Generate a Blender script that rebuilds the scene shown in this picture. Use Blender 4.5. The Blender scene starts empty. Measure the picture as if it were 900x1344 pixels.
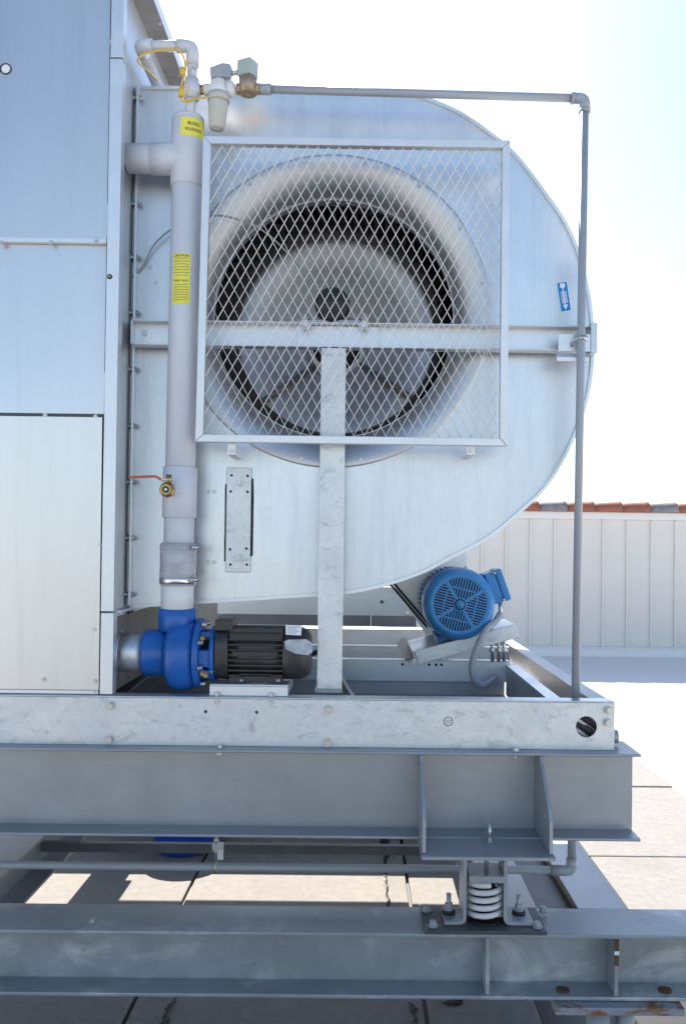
import bpy, bmesh, math, random
from mathutils import Vector, Matrix
random.seed(7)
PI = math.pi
R = math.radians
scn = bpy.context.scene
C = scn.collection

# ------------------------------------------------------------------ camera
W0, H0, F = 900.0, 1344.0, 1150.0          # photo size and focal length in photo pixels
HC = 1.75                                   # eye height
VPX, VPY = 472.0, 715.0                     # where lines running away from the camera meet
CM = (Matrix.Rotation(R(-0.4), 3, 'Z') @ Matrix.Rotation(R(90.8), 3, 'X') @ Matrix.Rotation(R(0.72), 3, 'Z'))
CAM = Vector((0, 0, HC))
_d = CM.transposed() @ Vector((0, 1, 0))
SX = VPX - 450 - F * _d.x / -_d.z
SY = VPY - 672 + F * _d.y / -_d.z

def P(px, py, Y):
    """point on the plane y = Y that the photo shows at px, py"""
    d = CM @ Vector(((px - 450 - SX) / F, -(py - 672 - SY) / F, -1))
    return CAM + d * (Y / d.y)

def G(px, py, z=0.0):
    d = CM @ Vector(((px - 450 - SX) / F, -(py - 672 - SY) / F, -1))
    return CAM + d * ((z - HC) / d.z)

cam = bpy.data.cameras.new('camera')
co = bpy.data.objects.new('camera', cam)
C.objects.link(co)
co.matrix_world = Matrix.Translation(CAM) @ CM.to_4x4()
cam.sensor_fit = 'VERTICAL'
cam.sensor_height = 24
cam.lens = 24 * F / H0
cam.shift_x = -SX / H0
cam.shift_y = SY / H0
cam.clip_start = 0.05
cam.clip_end = 800
scn.camera = co

# ------------------------------------------------------------------ light
SUN_EL, SUN_AZ = R(42), R(-10)               # azimuth from +Y towards +X
sdir = Vector((math.sin(SUN_AZ) * math.cos(SUN_EL), math.cos(SUN_AZ) * math.cos(SUN_EL), math.sin(SUN_EL)))
w = bpy.data.worlds.new('World')
scn.world = w
w.use_nodes = True
wn = w.node_tree
sky = wn.nodes.new('ShaderNodeTexSky')
sky.sky_type = 'NISHITA'
sky.sun_disc = False
sky.sun_elevation = SUN_EL
sky.sun_rotation = SUN_AZ
sky.altitude = 100
sky.air_density = 1.0
sky.dust_density = 0.62
sky.ozone_density = 1.05
bg = wn.nodes['Background']
bg.inputs[1].default_value = 0.115
wn.links.new(sky.outputs[0], bg.inputs[0])
sl = bpy.data.lights.new('sun', 'SUN')
sl.energy = 5.0
sl.angle = R(0.53)
sl.color = (1.0, 0.91, 0.80)
so = bpy.data.objects.new('sun', sl)
C.objects.link(so)
so.rotation_euler = (-sdir).to_track_quat('-Z', 'Y').to_euler()
so.location = (0, 20, 30)
scn.view_settings.view_transform = 'Standard'
scn.view_settings.look = 'None'
scn.view_settings.exposure = 1.14
scn.view_settings.gamma = 1.0

# ------------------------------------------------------------------ materials
def new_mat(name):
    m = bpy.data.materials.new(name)
    m.use_nodes = True
    return m, m.node_tree, m.node_tree.nodes['Principled BSDF']

def mat(name, col, rough=0.5, metal=0.0, var=0.0, nscale=6.0, rvar=0.0, bump=0.0, bscale=40.0, stretch=(1, 1, 1),
        spangle=0.0, sscale=90.0, stain=None, wave=0.0, wscale=2.0, spec=0.5):
    m, t, b = new_mat(name)
    N, L = t.nodes, t.links
    b.inputs['Base Color'].default_value = (*col, 1)
    b.inputs['Roughness'].default_value = rough
    b.inputs['Metallic'].default_value = metal
    b.inputs['Specular IOR Level'].default_value = spec
    if not (var or rvar or bump or spangle or stain or wave):
        return m
    tc = N.new('ShaderNodeTexCoord')
    mp = N.new('ShaderNodeMapping')
    mp.inputs['Scale'].default_value = stretch
    L.new(tc.outputs['Object'], mp.inputs[0])
    vec = mp.outputs[0]
    n1 = N.new('ShaderNodeTexNoise')
    n1.inputs['Scale'].default_value = nscale
    n1.inputs['Detail'].default_value = 6
    n1.inputs['Roughness'].default_value = 0.62
    L.new(vec, n1.inputs['Vector'])
    colsock = None
    if var or spangle:
        hsv = N.new('ShaderNodeMix')
        hsv.data_type = 'RGBA'
        lo = tuple(max(0, c * (1 - var)) for c in col)
        hi = tuple(min(1, c * (1 + var)) for c in col)
        mr = N.new('ShaderNodeMapRange')
        mr.inputs[1].default_value, mr.inputs[2].default_value = 0.3, 0.7
        L.new(n1.outputs['Fac'], mr.inputs[0])
        fac = mr.outputs[0]
        if spangle:
            v = N.new('ShaderNodeTexVoronoi')
            v.inputs['Scale'].default_value = sscale
            L.new(vec, v.inputs['Vector'])
            mx = N.new('ShaderNodeMix')
            mx.inputs[0].default_value = spangle
            L.new(fac, mx.inputs[2])
            sp = N.new('ShaderNodeSeparateColor')
            L.new(v.outputs['Color'], sp.inputs[0])
            L.new(sp.outputs[0], mx.inputs[3])
            fac = mx.outputs[0]
        L.new(fac, hsv.inputs[0])
        hsv.inputs[6].default_value = (*lo, 1)
        hsv.inputs[7].default_value = (*hi, 1)
        colsock = hsv.outputs[2]
    rsock = None
    if rvar:
        n3 = N.new('ShaderNodeTexNoise')
        n3.inputs['Scale'].default_value = nscale * 0.5
        n3.inputs['Detail'].default_value = 4
        L.new(vec, n3.inputs['Vector'])
        mr2 = N.new('ShaderNodeMapRange')
        mr2.inputs[1].default_value, mr2.inputs[2].default_value = 0.3, 0.7
        mr2.inputs[3].default_value, mr2.inputs[4].default_value = max(0.05, rough - rvar), min(1, rough + rvar)
        L.new(n3.outputs['Fac'], mr2.inputs[0])
        rsock = mr2.outputs[0]
    if stain:
        for (scol, sc, lo, hi, st, amt) in stain:
            mp2 = N.new('ShaderNodeMapping')
            mp2.inputs['Scale'].default_value = st
            L.new(tc.outputs['Object'], mp2.inputs[0])
            n2 = N.new('ShaderNodeTexNoise')
            n2.inputs['Scale'].default_value = sc
            n2.inputs['Detail'].default_value = 8
            n2.inputs['Roughness'].default_value = 0.7
            n2.inputs['Distortion'].default_value = 0.6
            L.new(mp2.outputs[0], n2.inputs['Vector'])
            r2 = N.new('ShaderNodeMapRange')
            r2.inputs[1].default_value, r2.inputs[2].default_value = lo, hi
            r2.inputs[4].default_value = amt
            L.new(n2.outputs['Fac'], r2.inputs[0])
            mx2 = N.new('ShaderNodeMix')
            mx2.data_type = 'RGBA'
            L.new(r2.outputs[0], mx2.inputs[0])
            if colsock:
                L.new(colsock, mx2.inputs[6])
            else:
                mx2.inputs[6].default_value = (*col, 1)
            mx2.inputs[7].default_value = (*scol, 1)
            colsock = mx2.outputs[2]
            if metal > 0.3 or rough < 0.4:
                pass
    if colsock:
        L.new(colsock, b.inputs['Base Color'])
    if rsock:
        L.new(rsock, b.inputs['Roughness'])
    if bump or wave:
        nb = N.new('ShaderNodeTexNoise')
        nb.inputs['Scale'].default_value = bscale if bump else wscale
        nb.inputs['Detail'].default_value = 5 if bump else 1.5
        L.new(vec if bump else tc.outputs['Object'], nb.inputs['Vector'])
        bp = N.new('ShaderNodeBump')
        bp.inputs['Strength'].default_value = bump if bump else 1.0
        bp.inputs['Distance'].default_value = 0.002 if bump else wave
        L.new(nb.outputs['Fac'], bp.inputs['Height'])
        last = bp.outputs[0]
        if bump and wave:
            nw = N.new('ShaderNodeTexNoise')
            nw.inputs['Scale'].default_value = wscale
            nw.inputs['Detail'].default_value = 1.5
            L.new(tc.outputs['Object'], nw.inputs['Vector'])
            bw = N.new('ShaderNodeBump')
            bw.inputs['Strength'].default_value = 1.0
            bw.inputs['Distance'].default_value = wave
            L.new(nw.outputs['Fac'], bw.inputs['Height'])
            L.new(bw.outputs[0], bp.inputs['Normal'])
        L.new(last, b.inputs['Normal'])
    return m

M = {}
M['sheet'] = mat('galvanised_sheet', (0.66, 0.69, 0.72), 0.40, 0.9, var=0.07, nscale=5, rvar=0.08, spangle=0.32, sscale=110, wave=0.004, wscale=2.2, bump=0.06, bscale=60, stretch=(1, 1, 0.5), stain=[((0.48, 0.50, 0.52), 3.0, 0.50, 0.78, (7, 1, 0.5), 0.55), ((0.80, 0.80, 0.80), 2.0, 0.55, 0.75, (1, 1, 1), 0.5)])
M['cabinet'] = mat('cabinet_sheet', (0.66, 0.665, 0.67), 0.36, 0.9, var=0.05, nscale=3, rvar=0.05, wave=0.005, wscale=1.3, bump=0.05, bscale=80, stretch=(1, 1, 0.12), spangle=0.15, sscale=40, stain=[((0.50, 0.50, 0.50), 2.5, 0.50, 0.78, (6, 1, 0.35), 0.45)])
M['trim'] = mat('galvanised_trim', (0.70, 0.72, 0.74), 0.42, 0.8, var=0.06, nscale=9, rvar=0.06, spangle=0.3, sscale=90, bump=0.06)
M['hotdip'] = mat('hot_dip_galvanised', (0.68, 0.69, 0.69), 0.5, 0.7, var=0.13, nscale=16, rvar=0.1, spangle=0.28, sscale=120, bump=0.25, bscale=35,
                  stain=[((0.75, 0.75, 0.74), 7, 0.52, 0.75, (1, 1, 2.4), 0.8), ((0.32, 0.33, 0.35), 16, 0.54, 0.72, (1, 1, 2), 0.7)])
M['channel'] = mat('galvanised_channel', (0.60, 0.62, 0.64), 0.42, 0.85, var=0.1, nscale=10, rvar=0.08, spangle=0.3, sscale=110, bump=0.12)
M['beam'] = mat('grey_painted_steel', (0.36, 0.37, 0.385), 0.42, 0.55, var=0.10, nscale=5, rvar=0.10, bump=0.10, bscale=25, spec=0.45,
                stain=[((0.47, 0.46, 0.455), 3.5, 0.55, 0.8, (0.6, 1, 4), 0.6), ((0.24, 0.24, 0.25), 4, 0.58, 0.78, (1, 1, 7), 0.5)])
M['beam_worn'] = mat('weathered_grey_steel', (0.33, 0.35, 0.36), 0.45, 0.4, var=0.15, nscale=5, rvar=0.12, bump=0.15, bscale=30, spec=0.55,
                     stain=[((0.74, 0.74, 0.73), 3.2, 0.53, 0.74, (1, 1, 1.7), 0.75), ((0.15, 0.14, 0.13), 9, 0.63, 0.75, (1, 1, 1), 0.75), ((0.30, 0.14, 0.07), 6, 0.715, 0.76, (1, 1, 0.7), 0.9)])
M['guard'] = mat('guard_frame_metal', (0.72, 0.72, 0.73), 0.45, 0.7, var=0.06, nscale=12, rvar=0.06, spangle=0.2)
M['mesh'] = mat('expanded_metal', (0.68, 0.67, 0.66), 0.5, 0.4, var=0.08, nscale=20)
M['bell'] = mat('spun_bell_metal', (0.58, 0.59, 0.60), 0.45, 0.9, var=0.07, nscale=6, rvar=0.08)
M['wheel'] = mat('fan_wheel_metal', (0.50, 0.51, 0.54), 0.55, 0.75, var=0.10, nscale=5, rvar=0.1, spangle=0.3, sscale=50)
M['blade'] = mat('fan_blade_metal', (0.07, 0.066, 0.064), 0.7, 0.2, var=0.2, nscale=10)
M['pvc'] = mat('light_grey_pvc', (0.60, 0.615, 0.66), 0.32, 0, var=0.05, nscale=6, rvar=0.05, stain=[((0.40, 0.40, 0.42), 5, 0.62, 0.8, (1, 1, 1), 0.5)])
M['pvc_dark'] = mat('grey_pvc', (0.34, 0.36, 0.39), 0.34, 0, var=0.06, nscale=8, rvar=0.05)
M['pvc_white'] = mat('white_pvc', (0.72, 0.72, 0.70), 0.35, 0, var=0.04, nscale=8)
M['bowl'] = mat('strainer_bowl', (0.52, 0.50, 0.43), 0.3, 0, var=0.05)
M['flex'] = mat('flexible_sleeve', (0.42, 0.42, 0.44), 0.28, 0, var=0.25, nscale=7, stretch=(1, 1, 3), rvar=0.08)
M['blue'] = mat('blue_pump_paint', (0.012, 0.11, 0.40), 0.34, 0, var=0.22, nscale=8, rvar=0.12, bump=0.35, bscale=70, stain=[((0.06, 0.17, 0.42), 6, 0.5, 0.75, (1, 1, 1), 0.5), ((0.20, 0.15, 0.12), 26, 0.69, 0.73, (1, 1, 1), 0.7)])
M['blue2'] = mat('blue_motor_paint', (0.035, 0.22, 0.52), 0.42, 0, var=0.14, nscale=8, rvar=0.1, bump=0.2, bscale=90, stain=[((0.12, 0.27, 0.48), 5, 0.5, 0.75, (1, 1, 1), 0.5), ((0.22, 0.20, 0.18), 30, 0.70, 0.74, (1, 1, 1), 0.6)])
M['blue_deep'] = mat('blue_plastic', (0.012, 0.05, 0.42), 0.35, 0, var=0.05)
M['black'] = mat('black_motor_paint', (0.030, 0.028, 0.027), 0.36, 0, var=0.2, nscale=9, rvar=0.1, bump=0.15, bscale=80)
M['dark'] = mat('dark_void', (0.012, 0.012, 0.014), 0.6, 0, var=0.1)
M['rubber'] = mat('black_rubber', (0.02, 0.02, 0.022), 0.55, 0, var=0.2)
M['bolt'] = mat('zinc_bolt', (0.55, 0.55, 0.54), 0.38, 0.9, var=0.1, nscale=40)
M['stainless'] = mat('stainless_band', (0.72, 0.68, 0.64), 0.22, 1.0, var=0.05)
M['brass'] = mat('brass', (0.40, 0.27, 0.12), 0.38, 0.9, var=0.2, nscale=30)
M['bronze'] = mat('bronze_casting', (0.42, 0.31, 0.21), 0.5, 0.5, var=0.2, nscale=40, bump=0.3, bscale=120)
M['red'] = mat('red_handle', (0.50, 0.10, 0.06), 0.4, 0)
M['coil'] = mat('solenoid_coil', (0.40, 0.46, 0.43), 0.45, 0, var=0.05)
M['yellow'] = mat('yellow_label', (0.82, 0.74, 0.10), 0.45, 0, var=0.04)
M['yellow_wire'] = mat('yellow_wire', (0.75, 0.48, 0.05), 0.4, 0)
M['ink'] = mat('black_print', (0.03, 0.03, 0.02), 0.5, 0)
M['ink_soft'] = mat('small_print', (0.22, 0.20, 0.06), 0.5, 0)
M['sticker_blue'] = mat('blue_sticker', (0.0, 0.20, 0.58), 0.4, 0)
M['sticker_white'] = mat('white_sticker', (0.80, 0.82, 0.84), 0.4, 0, var=0.03)
M['spring'] = mat('spring_white_paint', (0.70, 0.67, 0.65), 0.42, 0, var=0.08, nscale=25, stain=[((0.35, 0.25, 0.2), 12, 0.66, 0.75, (1, 1, 1), 0.7)])
M['iso'] = mat('isolator_grey', (0.36, 0.38, 0.40), 0.42, 0.2, var=0.10, nscale=9, rvar=0.08, bump=0.1)
M['plate_dark'] = mat('dark_steel_plate', (0.075, 0.078, 0.085), 0.45, 0.2, var=0.2, nscale=9)
M['rust'] = mat('rust', (0.11, 0.05, 0.025), 0.8, 0, var=0.4, nscale=14, bump=0.5)
M['rusty_plate'] = mat('rust_edged_plate', (0.30, 0.31, 0.33), 0.5, 0, var=0.1, nscale=6, stain=[((0.26, 0.10, 0.035), 7, 0.50, 0.58, (1, 1, 3), 1.0), ((0.03, 0.03, 0.03), 12, 0.63, 0.67, (1, 1, 1), 1.0)])
M['wall'] = mat('cream_wall_panel', (0.74, 0.68, 0.615), 0.55, 0, var=0.03, nscale=2, rvar=0.05, bump=0.05, bscale=20)
M['fascia'] = mat('white_fascia', (0.80, 0.77, 0.74), 0.5, 0, var=0.03)
M['tile_red'] = mat('terracotta_tile', (0.36, 0.125, 0.075), 0.75, 0, var=0.22, nscale=7, bump=0.3, bscale=30)
M['tile_grey'] = mat('grey_tile', (0.27, 0.235, 0.225), 0.75, 0, var=0.2, nscale=7, bump=0.3, bscale=30)
M['membrane'] = mat('white_roof_membrane', (0.76, 0.74, 0.725), 0.5, 0, var=0.04, nscale=0.7, rvar=0.05, bump=0.15, bscale=3)
M['paver'] = mat('concrete_paver', (0.285, 0.272, 0.258), 0.85, 0, var=0.13, nscale=22, bump=0.6, bscale=120,
                 stain=[((0.22, 0.208, 0.196), 3.0, 0.50, 0.75, (1, 1, 1), 0.6), ((0.12, 0.11, 0.10), 55, 0.70, 0.74, (1, 1, 1), 0.8)])
M['paver_dirt'] = mat('paver_dirt', (0.15, 0.125, 0.10), 0.9, 0, var=0.2, nscale=12)
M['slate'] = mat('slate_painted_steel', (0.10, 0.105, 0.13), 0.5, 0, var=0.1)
M['panel_grey'] = mat('blue_grey_sheet', (0.22, 0.26, 0.30), 0.5, 0.2, var=0.06)
M['crumpled_label'] = mat('crumpled_label', (0.42, 0.45, 0.50), 0.35, 0, var=0.35, nscale=30, bump=0.8, bscale=35, stain=[((0.16, 0.18, 0.22), 40, 0.58, 0.66, (1, 1, 2), 0.8)])
M['tar'] = mat('black_tar', (0.012, 0.012, 0.013), 0.5, 0, var=0.2)
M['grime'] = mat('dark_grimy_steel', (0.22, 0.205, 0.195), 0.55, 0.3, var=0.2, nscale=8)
M['pan'] = mat('pan_sheet', (0.42, 0.42, 0.43), 0.5, 0.7, var=0.12, nscale=5, rvar=0.1)

# ------------------------------------------------------------------ mesh helpers
def nb():
    return bmesh.new()

def box(bm, x0, x1, y0, y1, z0, z1, mtx=None):
    vs = []
    for z in (z0, z1):
        for x, y in ((x0, y0), (x1, y0), (x1, y1), (x0, y1)):
            v = Vector((x, y, z))
            vs.append(bm.verts.new(mtx @ v if mtx else v))
    for f in ((3, 2, 1, 0), (4, 5, 6, 7), (0, 1, 5, 4), (1, 2, 6, 5), (2, 3, 7, 6), (3, 0, 4, 7)):
        bm.faces.new([vs[i] for i in f])

def frame_of(d):
    d = d.normalized()
    a = Vector((0, 0, 1)) if abs(d.z) < 0.9 else Vector((0, 1, 0))
    u = d.cross(a).normalized()
    return u, d.cross(u).normalized()

def sweep(bm, pts, rad, seg=14, cap=True, smooth=True, rect=None):
    """tube (or rectangular bar if rect=(w,h)) along pts; rad may be a list"""
    pts = [Vector(p) for p in pts]
    n = len(pts)
    rads = rad if isinstance(rad, (list, tuple)) else [rad] * n
    rings = []
    u = None
    for i, p in enumerate(pts):
        if i == 0: d = pts[1] - pts[0]
        elif i == n - 1: d = pts[-1] - pts[-2]
        else:
            d = (pts[i + 1] - p).normalized() + (p - pts[i - 1]).normalized()
            if d.length < 1e-6: d = pts[i + 1] - p
        d = d.normalized() if d.length > 1e-9 else Vector((0, 0, 1))
        if u is None:
            u, v = frame_of(d)
        else:
            u = (u - d * u.dot(d))
            u = u.normalized() if u.length > 1e-6 else frame_of(d)[0]
            v = d.cross(u).normalized()
        if rect:
            ring = [bm.verts.new(p + u * a * rect[0] / 2 + v * b * rect[1] / 2) for a, b in ((-1, -1), (1, -1), (1, 1), (-1, 1))]
        else:
            ring = [bm.verts.new(p + (u * math.cos(2 * PI * k / seg) + v * math.sin(2 * PI * k / seg)) * rads[i]) for k in range(seg)]
        rings.append(ring)
    m = len(rings[0])
    for i in range(n - 1):
        for k in range(m):
            f = bm.faces.new((rings[i][k], rings[i][(k + 1) % m], rings[i + 1][(k + 1) % m], rings[i + 1][k]))
            f.smooth = smooth and not rect
    if cap:
        bm.faces.new(rings[0][::-1])
        bm.faces.new(rings[-1])

def cyl(bm, p0, p1, r, seg=20, r2=None, smooth=True):
    sweep(bm, [p0, p1], [r, r if r2 is None else r2], seg, True, smooth)

def lathe(bm, org, axis, prof, seg=48, cap=True, smooth=True):
    """prof = [(distance along axis, radius)...]"""
    org, axis = Vector(org), Vector(axis).normalized()
    u, v = frame_of(axis)
    rings = []
    for h, r in prof:
        rings.append([bm.verts.new(org + axis * h + (u * math.cos(2 * PI * k / seg) + v * math.sin(2 * PI * k / seg)) * r) for k in range(seg)])
    for i in range(len(rings) - 1):
        for k in range(seg):
            f = bm.faces.new((rings[i][k], rings[i][(k + 1) % seg], rings[i + 1][(k + 1) % seg], rings[i + 1][k]))
            f.smooth = smooth
    if cap:
        if prof[0][1] > 1e-5: bm.faces.new(rings[0][::-1])
        if prof[-1][1] > 1e-5: bm.faces.new(rings[-1])

def poly_y(bm, pts, y0, y1):
    """extrude an XZ polygon [(x,z)] from y0 to y1"""
    a = [bm.verts.new((x, y0, z)) for x, z in pts]
    b = [bm.verts.new((x, y1, z)) for x, z in pts]
    n = len(pts)
    for i in range(n):
        bm.faces.new((a[i], a[(i + 1) % n], b[(i + 1) % n], b[i]))
    f0 = bm.faces.new(a[::-1])
    f1 = bm.faces.new(b)
    bmesh.ops.triangulate(bm, faces=[f0, f1], ngon_method='EAR_CLIP')

def poly_x(bm, pts, x0, x1):
    """extrude a YZ polygon [(y,z)] from x0 to x1"""
    a = [bm.verts.new((x0, y, z)) for y, z in pts]
    b = [bm.verts.new((x1, y, z)) for y, z in pts]
    n = len(pts)
    for i in range(n):
        bm.faces.new((a[i], a[(i + 1) % n], b[(i + 1) % n], b[i]))
    f0 = bm.faces.new(a[::-1])
    f1 = bm.faces.new(b)
    bmesh.ops.triangulate(bm, faces=[f0, f1], ngon_method='EAR_CLIP')

def bend(pts, r, n=6):
    """round the corners of a polyline"""
    pts = [Vector(p) for p in pts]
    out = [pts[0]]
    for i in range(1, len(pts) - 1):
        a, b, c = pts[i - 1], pts[i], pts[i + 1]
        d0, d1 = (a - b), (c - b)
        t = min(r, d0.length * 0.45, d1.length * 0.45)
        p0, p2 = b + d0.normalized() * t, b + d1.normalized() * t
        for k in range(n + 1):
            s = k / n
            out.append(p0 * (1 - s) ** 2 + b * 2 * s * (1 - s) + p2 * s * s)
    out.append(pts[-1])
    return out

def smooth_line(pts, n=6):
    pts = [Vector(p) for p in pts]
    out = []
    for i in range(len(pts) - 1):
        p0, p1, p2, p3 = pts[max(0, i - 1)], pts[i], pts[i + 1], pts[min(len(pts) - 1, i + 2)]
        for k in range(n):
            t = k / n
            out.append(0.5 * ((2 * p1) + (p2 - p0) * t + (2 * p0 - 5 * p1 + 4 * p2 - p3) * t * t + (-p0 + 3 * p1 - 3 * p2 + p3) * t ** 3))
    out.append(pts[-1])
    return out

BASE = {}

def thing(name, label, cat, loc=(0, 0, 0), group=None):
    o = bpy.data.objects.new(name, None)
    C.objects.link(o)
    o.location = loc
    o.empty_display_size = 0.1
    o['label'], o['category'] = label, cat
    if group: o['group'] = group
    BASE[o] = Vector(loc)
    return o

def obj(name, bm, material, parent=None, bev=0.0, label=None, seg=2, angle=35, kind=None):
    me = bpy.data.meshes.new(name)
    bmesh.ops.recalc_face_normals(bm, faces=bm.faces)
    if parent is not None:
        off = BASE[parent]
    else:
        lo = Vector((min(v.co.x for v in bm.verts), min(v.co.y for v in bm.verts), min(v.co.z for v in bm.verts)))
        hi = Vector((max(v.co.x for v in bm.verts), max(v.co.y for v in bm.verts), max(v.co.z for v in bm.verts)))
        off = Vector(((lo.x + hi.x) / 2, (lo.y + hi.y) / 2, lo.z))
    bmesh.ops.translate(bm, verts=bm.verts, vec=-off)
    bm.to_mesh(me)
    bm.free()
    o = bpy.data.objects.new(name, me)
    C.objects.link(o)
    me.materials.append(material if not isinstance(material, str) else M[material])
    if parent is not None:
        o.parent = parent
        BASE[o] = off
    else:
        o.location = off
        BASE[o] = off
    if bev:
        md = o.modifiers.new('bevel', 'BEVEL')
        md.width = bev
        md.segments = seg
        md.limit_method = 'ANGLE'
        md.angle_limit = R(angle)
        md.harden_normals = False
    if label: o['label'] = label
    if kind: o['kind'] = kind
    return o

def tag(o, label, cat, group=None):
    o['label'], o['category'] = label, cat
    if group: o['group'] = group
    return o

def boxo(name, dims, material, parent=None, bev=0.0015, **k):
    bm = nb()
    box(bm, *dims)
    return obj(name, bm, material, parent, bev, **k)

_hex = {}
def bolt(parent, p, d=(0, -1, 0), r=0.008, h=0.006, material='bolt', washer=True, name='bolt'):
    """hex head with washer; head grows from p along d"""
    key = (round(r, 4), round(h, 4), material, washer)
    if key not in _hex:
        bm = nb()
        if washer:
            cyl(bm, (0, 0, 0), (0, 0, h * 0.3), r * 1.35, 14)
            cyl(bm, (0, 0, h * 0.3), (0, 0, h * 1.3), r, 6, r * 0.97, smooth=False)
        else:
            cyl(bm, (0, 0, 0), (0, 0, h), r, 6, r * 0.95, smooth=False)
        me = bpy.data.meshes.new('bolt')
        bm.to_mesh(me); bm.free()
        me.materials.append(M[material])
        _hex[key] = me
    o = bpy.data.objects.new(name, _hex[key])
    C.objects.link(o)
    o.parent = parent
    o.location = Vector(p) - BASE[parent]
    q = Vector(d).to_track_quat('Z', 'Y')
    o.rotation_euler = (q.to_matrix() @ Matrix.Rotation(random.uniform(0, 1), 3, 'Z')).to_euler()
    return o

def text_obj(name, body, size, mtx, material, parent, extrude=0.0003, align='CENTER', sx=1.0):
    cu = bpy.data.curves.new('t', 'FONT')
    cu.body = body
    cu.size = size
    cu.align_x = align
    cu.align_y = 'CENTER'
    cu.extrude = extrude
    cu.space_line = 1.05
    to = bpy.data.objects.new('t', cu)
    me = bpy.data.meshes.new_from_object(to)
    bpy.data.objects.remove(to)
    bpy.data.curves.remove(cu)
    off = BASE[parent]
    for v in me.vertices:
        v.co = mtx @ Vector((v.co.x * sx, v.co.y, v.co.z)) - off
    me.materials.clear()
    me.materials.append(M[material])
    o = bpy.data.objects.new(name, me)
    C.objects.link(o)
    o.parent = parent
    BASE[o] = off
    return o

def face_mtx(p, rot=0.0):
    """local XY -> world XZ facing the camera (-Y), rotated clockwise by rot"""
    return Matrix.Translation(Vector(p)) @ Matrix.Rotation(R(90), 4, 'X') @ Matrix.Rotation(-rot, 4, 'Z')

def rx(px, py, Y): return P(px, py, Y).x
def rz(px, py, Y): return P(px, py, Y).z

# ================================================================== SETTING
# roof membrane: one sheet out to the horizon
bm = nb()
box(bm, -150, 150, -150, 260, -0.3, -0.03)
obj('roof', bm, 'membrane', kind='structure')

# concrete pavers
pavers = bpy.data.objects.new('paving', None)
C.objects.link(pavers)
pavers['kind'] = 'structure'
pavers.empty_display_size = 0.1
BASE[pavers] = Vector((0, 0, 0))
bm = nb(); box(bm, -4.0, 2.34, 0.69, 9.31, -0.0295, -0.024)
o = obj('bedding', bm, 'tar', pavers)
xs = [-3.99, -2.94, -1.89, -0.84, 0.27, 1.32, 2.33]
ys = [0.7, 2.15, 3.56, 5.0, 6.45, 7.9, 9.3]
for j in range(len(ys) - 1):
    for i in range(len(xs) - 1):
        x0, x1 = xs[i], xs[i + 1]
        if j < 2:
            if i == len(xs) - 2: continue
            if i == len(xs) - 3: x1 = 0.70
        g = 0.008
        bm = nb()
        dz = random.uniform(-0.004, 0.004)
        box(bm, x0 + g, x1 - g, ys[j] + g, ys[j + 1] - g, -0.035, dz)
        o = obj('paver', bm, 'paver', pavers, 0.006)
bm = nb(); box(bm, -40, 40, -70, -6.6, -0.0295, -0.004); obj('deck', bm, 'paver', kind='structure')
# the walkway of pavers goes on behind the photographer
for j in range(5):
    for i in range(6):
        bm = nb()
        box(bm, -3.99 + i * 1.05 + .008, -2.94 + i * 1.05 - .008, 0.69 - (j + 1) * 1.44 + .008, 0.69 - j * 1.44 - .008, -0.028, random.uniform(-.004, .004))
        obj('paver', bm, 'paver', pavers, 0.006)
# tar patches along the joint
tar = []
bm = nb()
def blob(bm, c, rx_, ry_, z, n=14, h=0.006):
    vs = [bm.verts.new((c[0] + rx_ * random.uniform(0.6, 1.1) * math.cos(2 * PI * k / n), c[1] + ry_ * random.uniform(0.6, 1.1) * math.sin(2 * PI * k / n), z)) for k in range(n)]
    top = bm.verts.new((c[0], c[1], z + h))
    for k in range(n):
        bm.faces.new((vs[k], vs[(k + 1) % n], top))
def ribbon(name, pts, m_, lab, cat):
    bm = nb()
    pts = [(G(px, py), w_) for px, py, w_ in pts]
    fine = []
    for i in range(len(pts) - 1):
        for k in range(6):
            t = k / 6
            fine.append((pts[i][0].lerp(pts[i + 1][0], t), pts[i][1] + (pts[i + 1][1] - pts[i][1]) * t))
    fine.append(pts[-1])
    L_, T_, R_ = [], [], []
    for p, w_ in fine:
        j = random.uniform(-.005, .005)
        L_.append(bm.verts.new((p.x - w_ * random.uniform(.6, 1.3) + j, p.y, .0042)))
        T_.append(bm.verts.new((p.x + j, p.y + .004, .0075)))
        R_.append(bm.verts.new((p.x + w_ * random.uniform(.6, 1.3) + j, p.y, .0042)))
    for i in range(len(fine) - 1):
        bm.faces.new((L_[i], T_[i], T_[i + 1], L_[i + 1])); bm.faces.new((T_[i], R_[i], R_[i + 1], T_[i + 1]))
    tag(obj(name, bm, m_), lab, cat)
ribbon('tar_streak', [(503, 1092, .014), (506, 1106, .034), (503, 1112, .012), (507, 1122, .02), (506, 1140, .006), (505, 1152, .012), (507, 1165, .006), (509, 1192, .010)], 'tar', 'black tar streak on the pavers behind the spring mount', 'tar streak')
ribbon('tar_streak', [(230, 1312, .004), (223, 1322, .012), (219, 1330, .005), (217, 1342, .016), (214, 1350, .004)], 'tar', 'thin black tar streak on the shaded pavers below the blue bucket', 'tar streak')
ribbon('tar_streak', [(538, 1318, .006), (542, 1326, .016), (544, 1335, .006), (546, 1346, .012)], 'tar', 'upright black tar streak on the shaded pavers left of the rusty beam foot', 'tar streak')
ribbon('tar_streak', [(596, 1314, .03), (594, 1318, .045), (596, 1321, .02)], 'tar', 'wide black tar blot on the pavers left of the rusty beam foot', 'tar streak')

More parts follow.
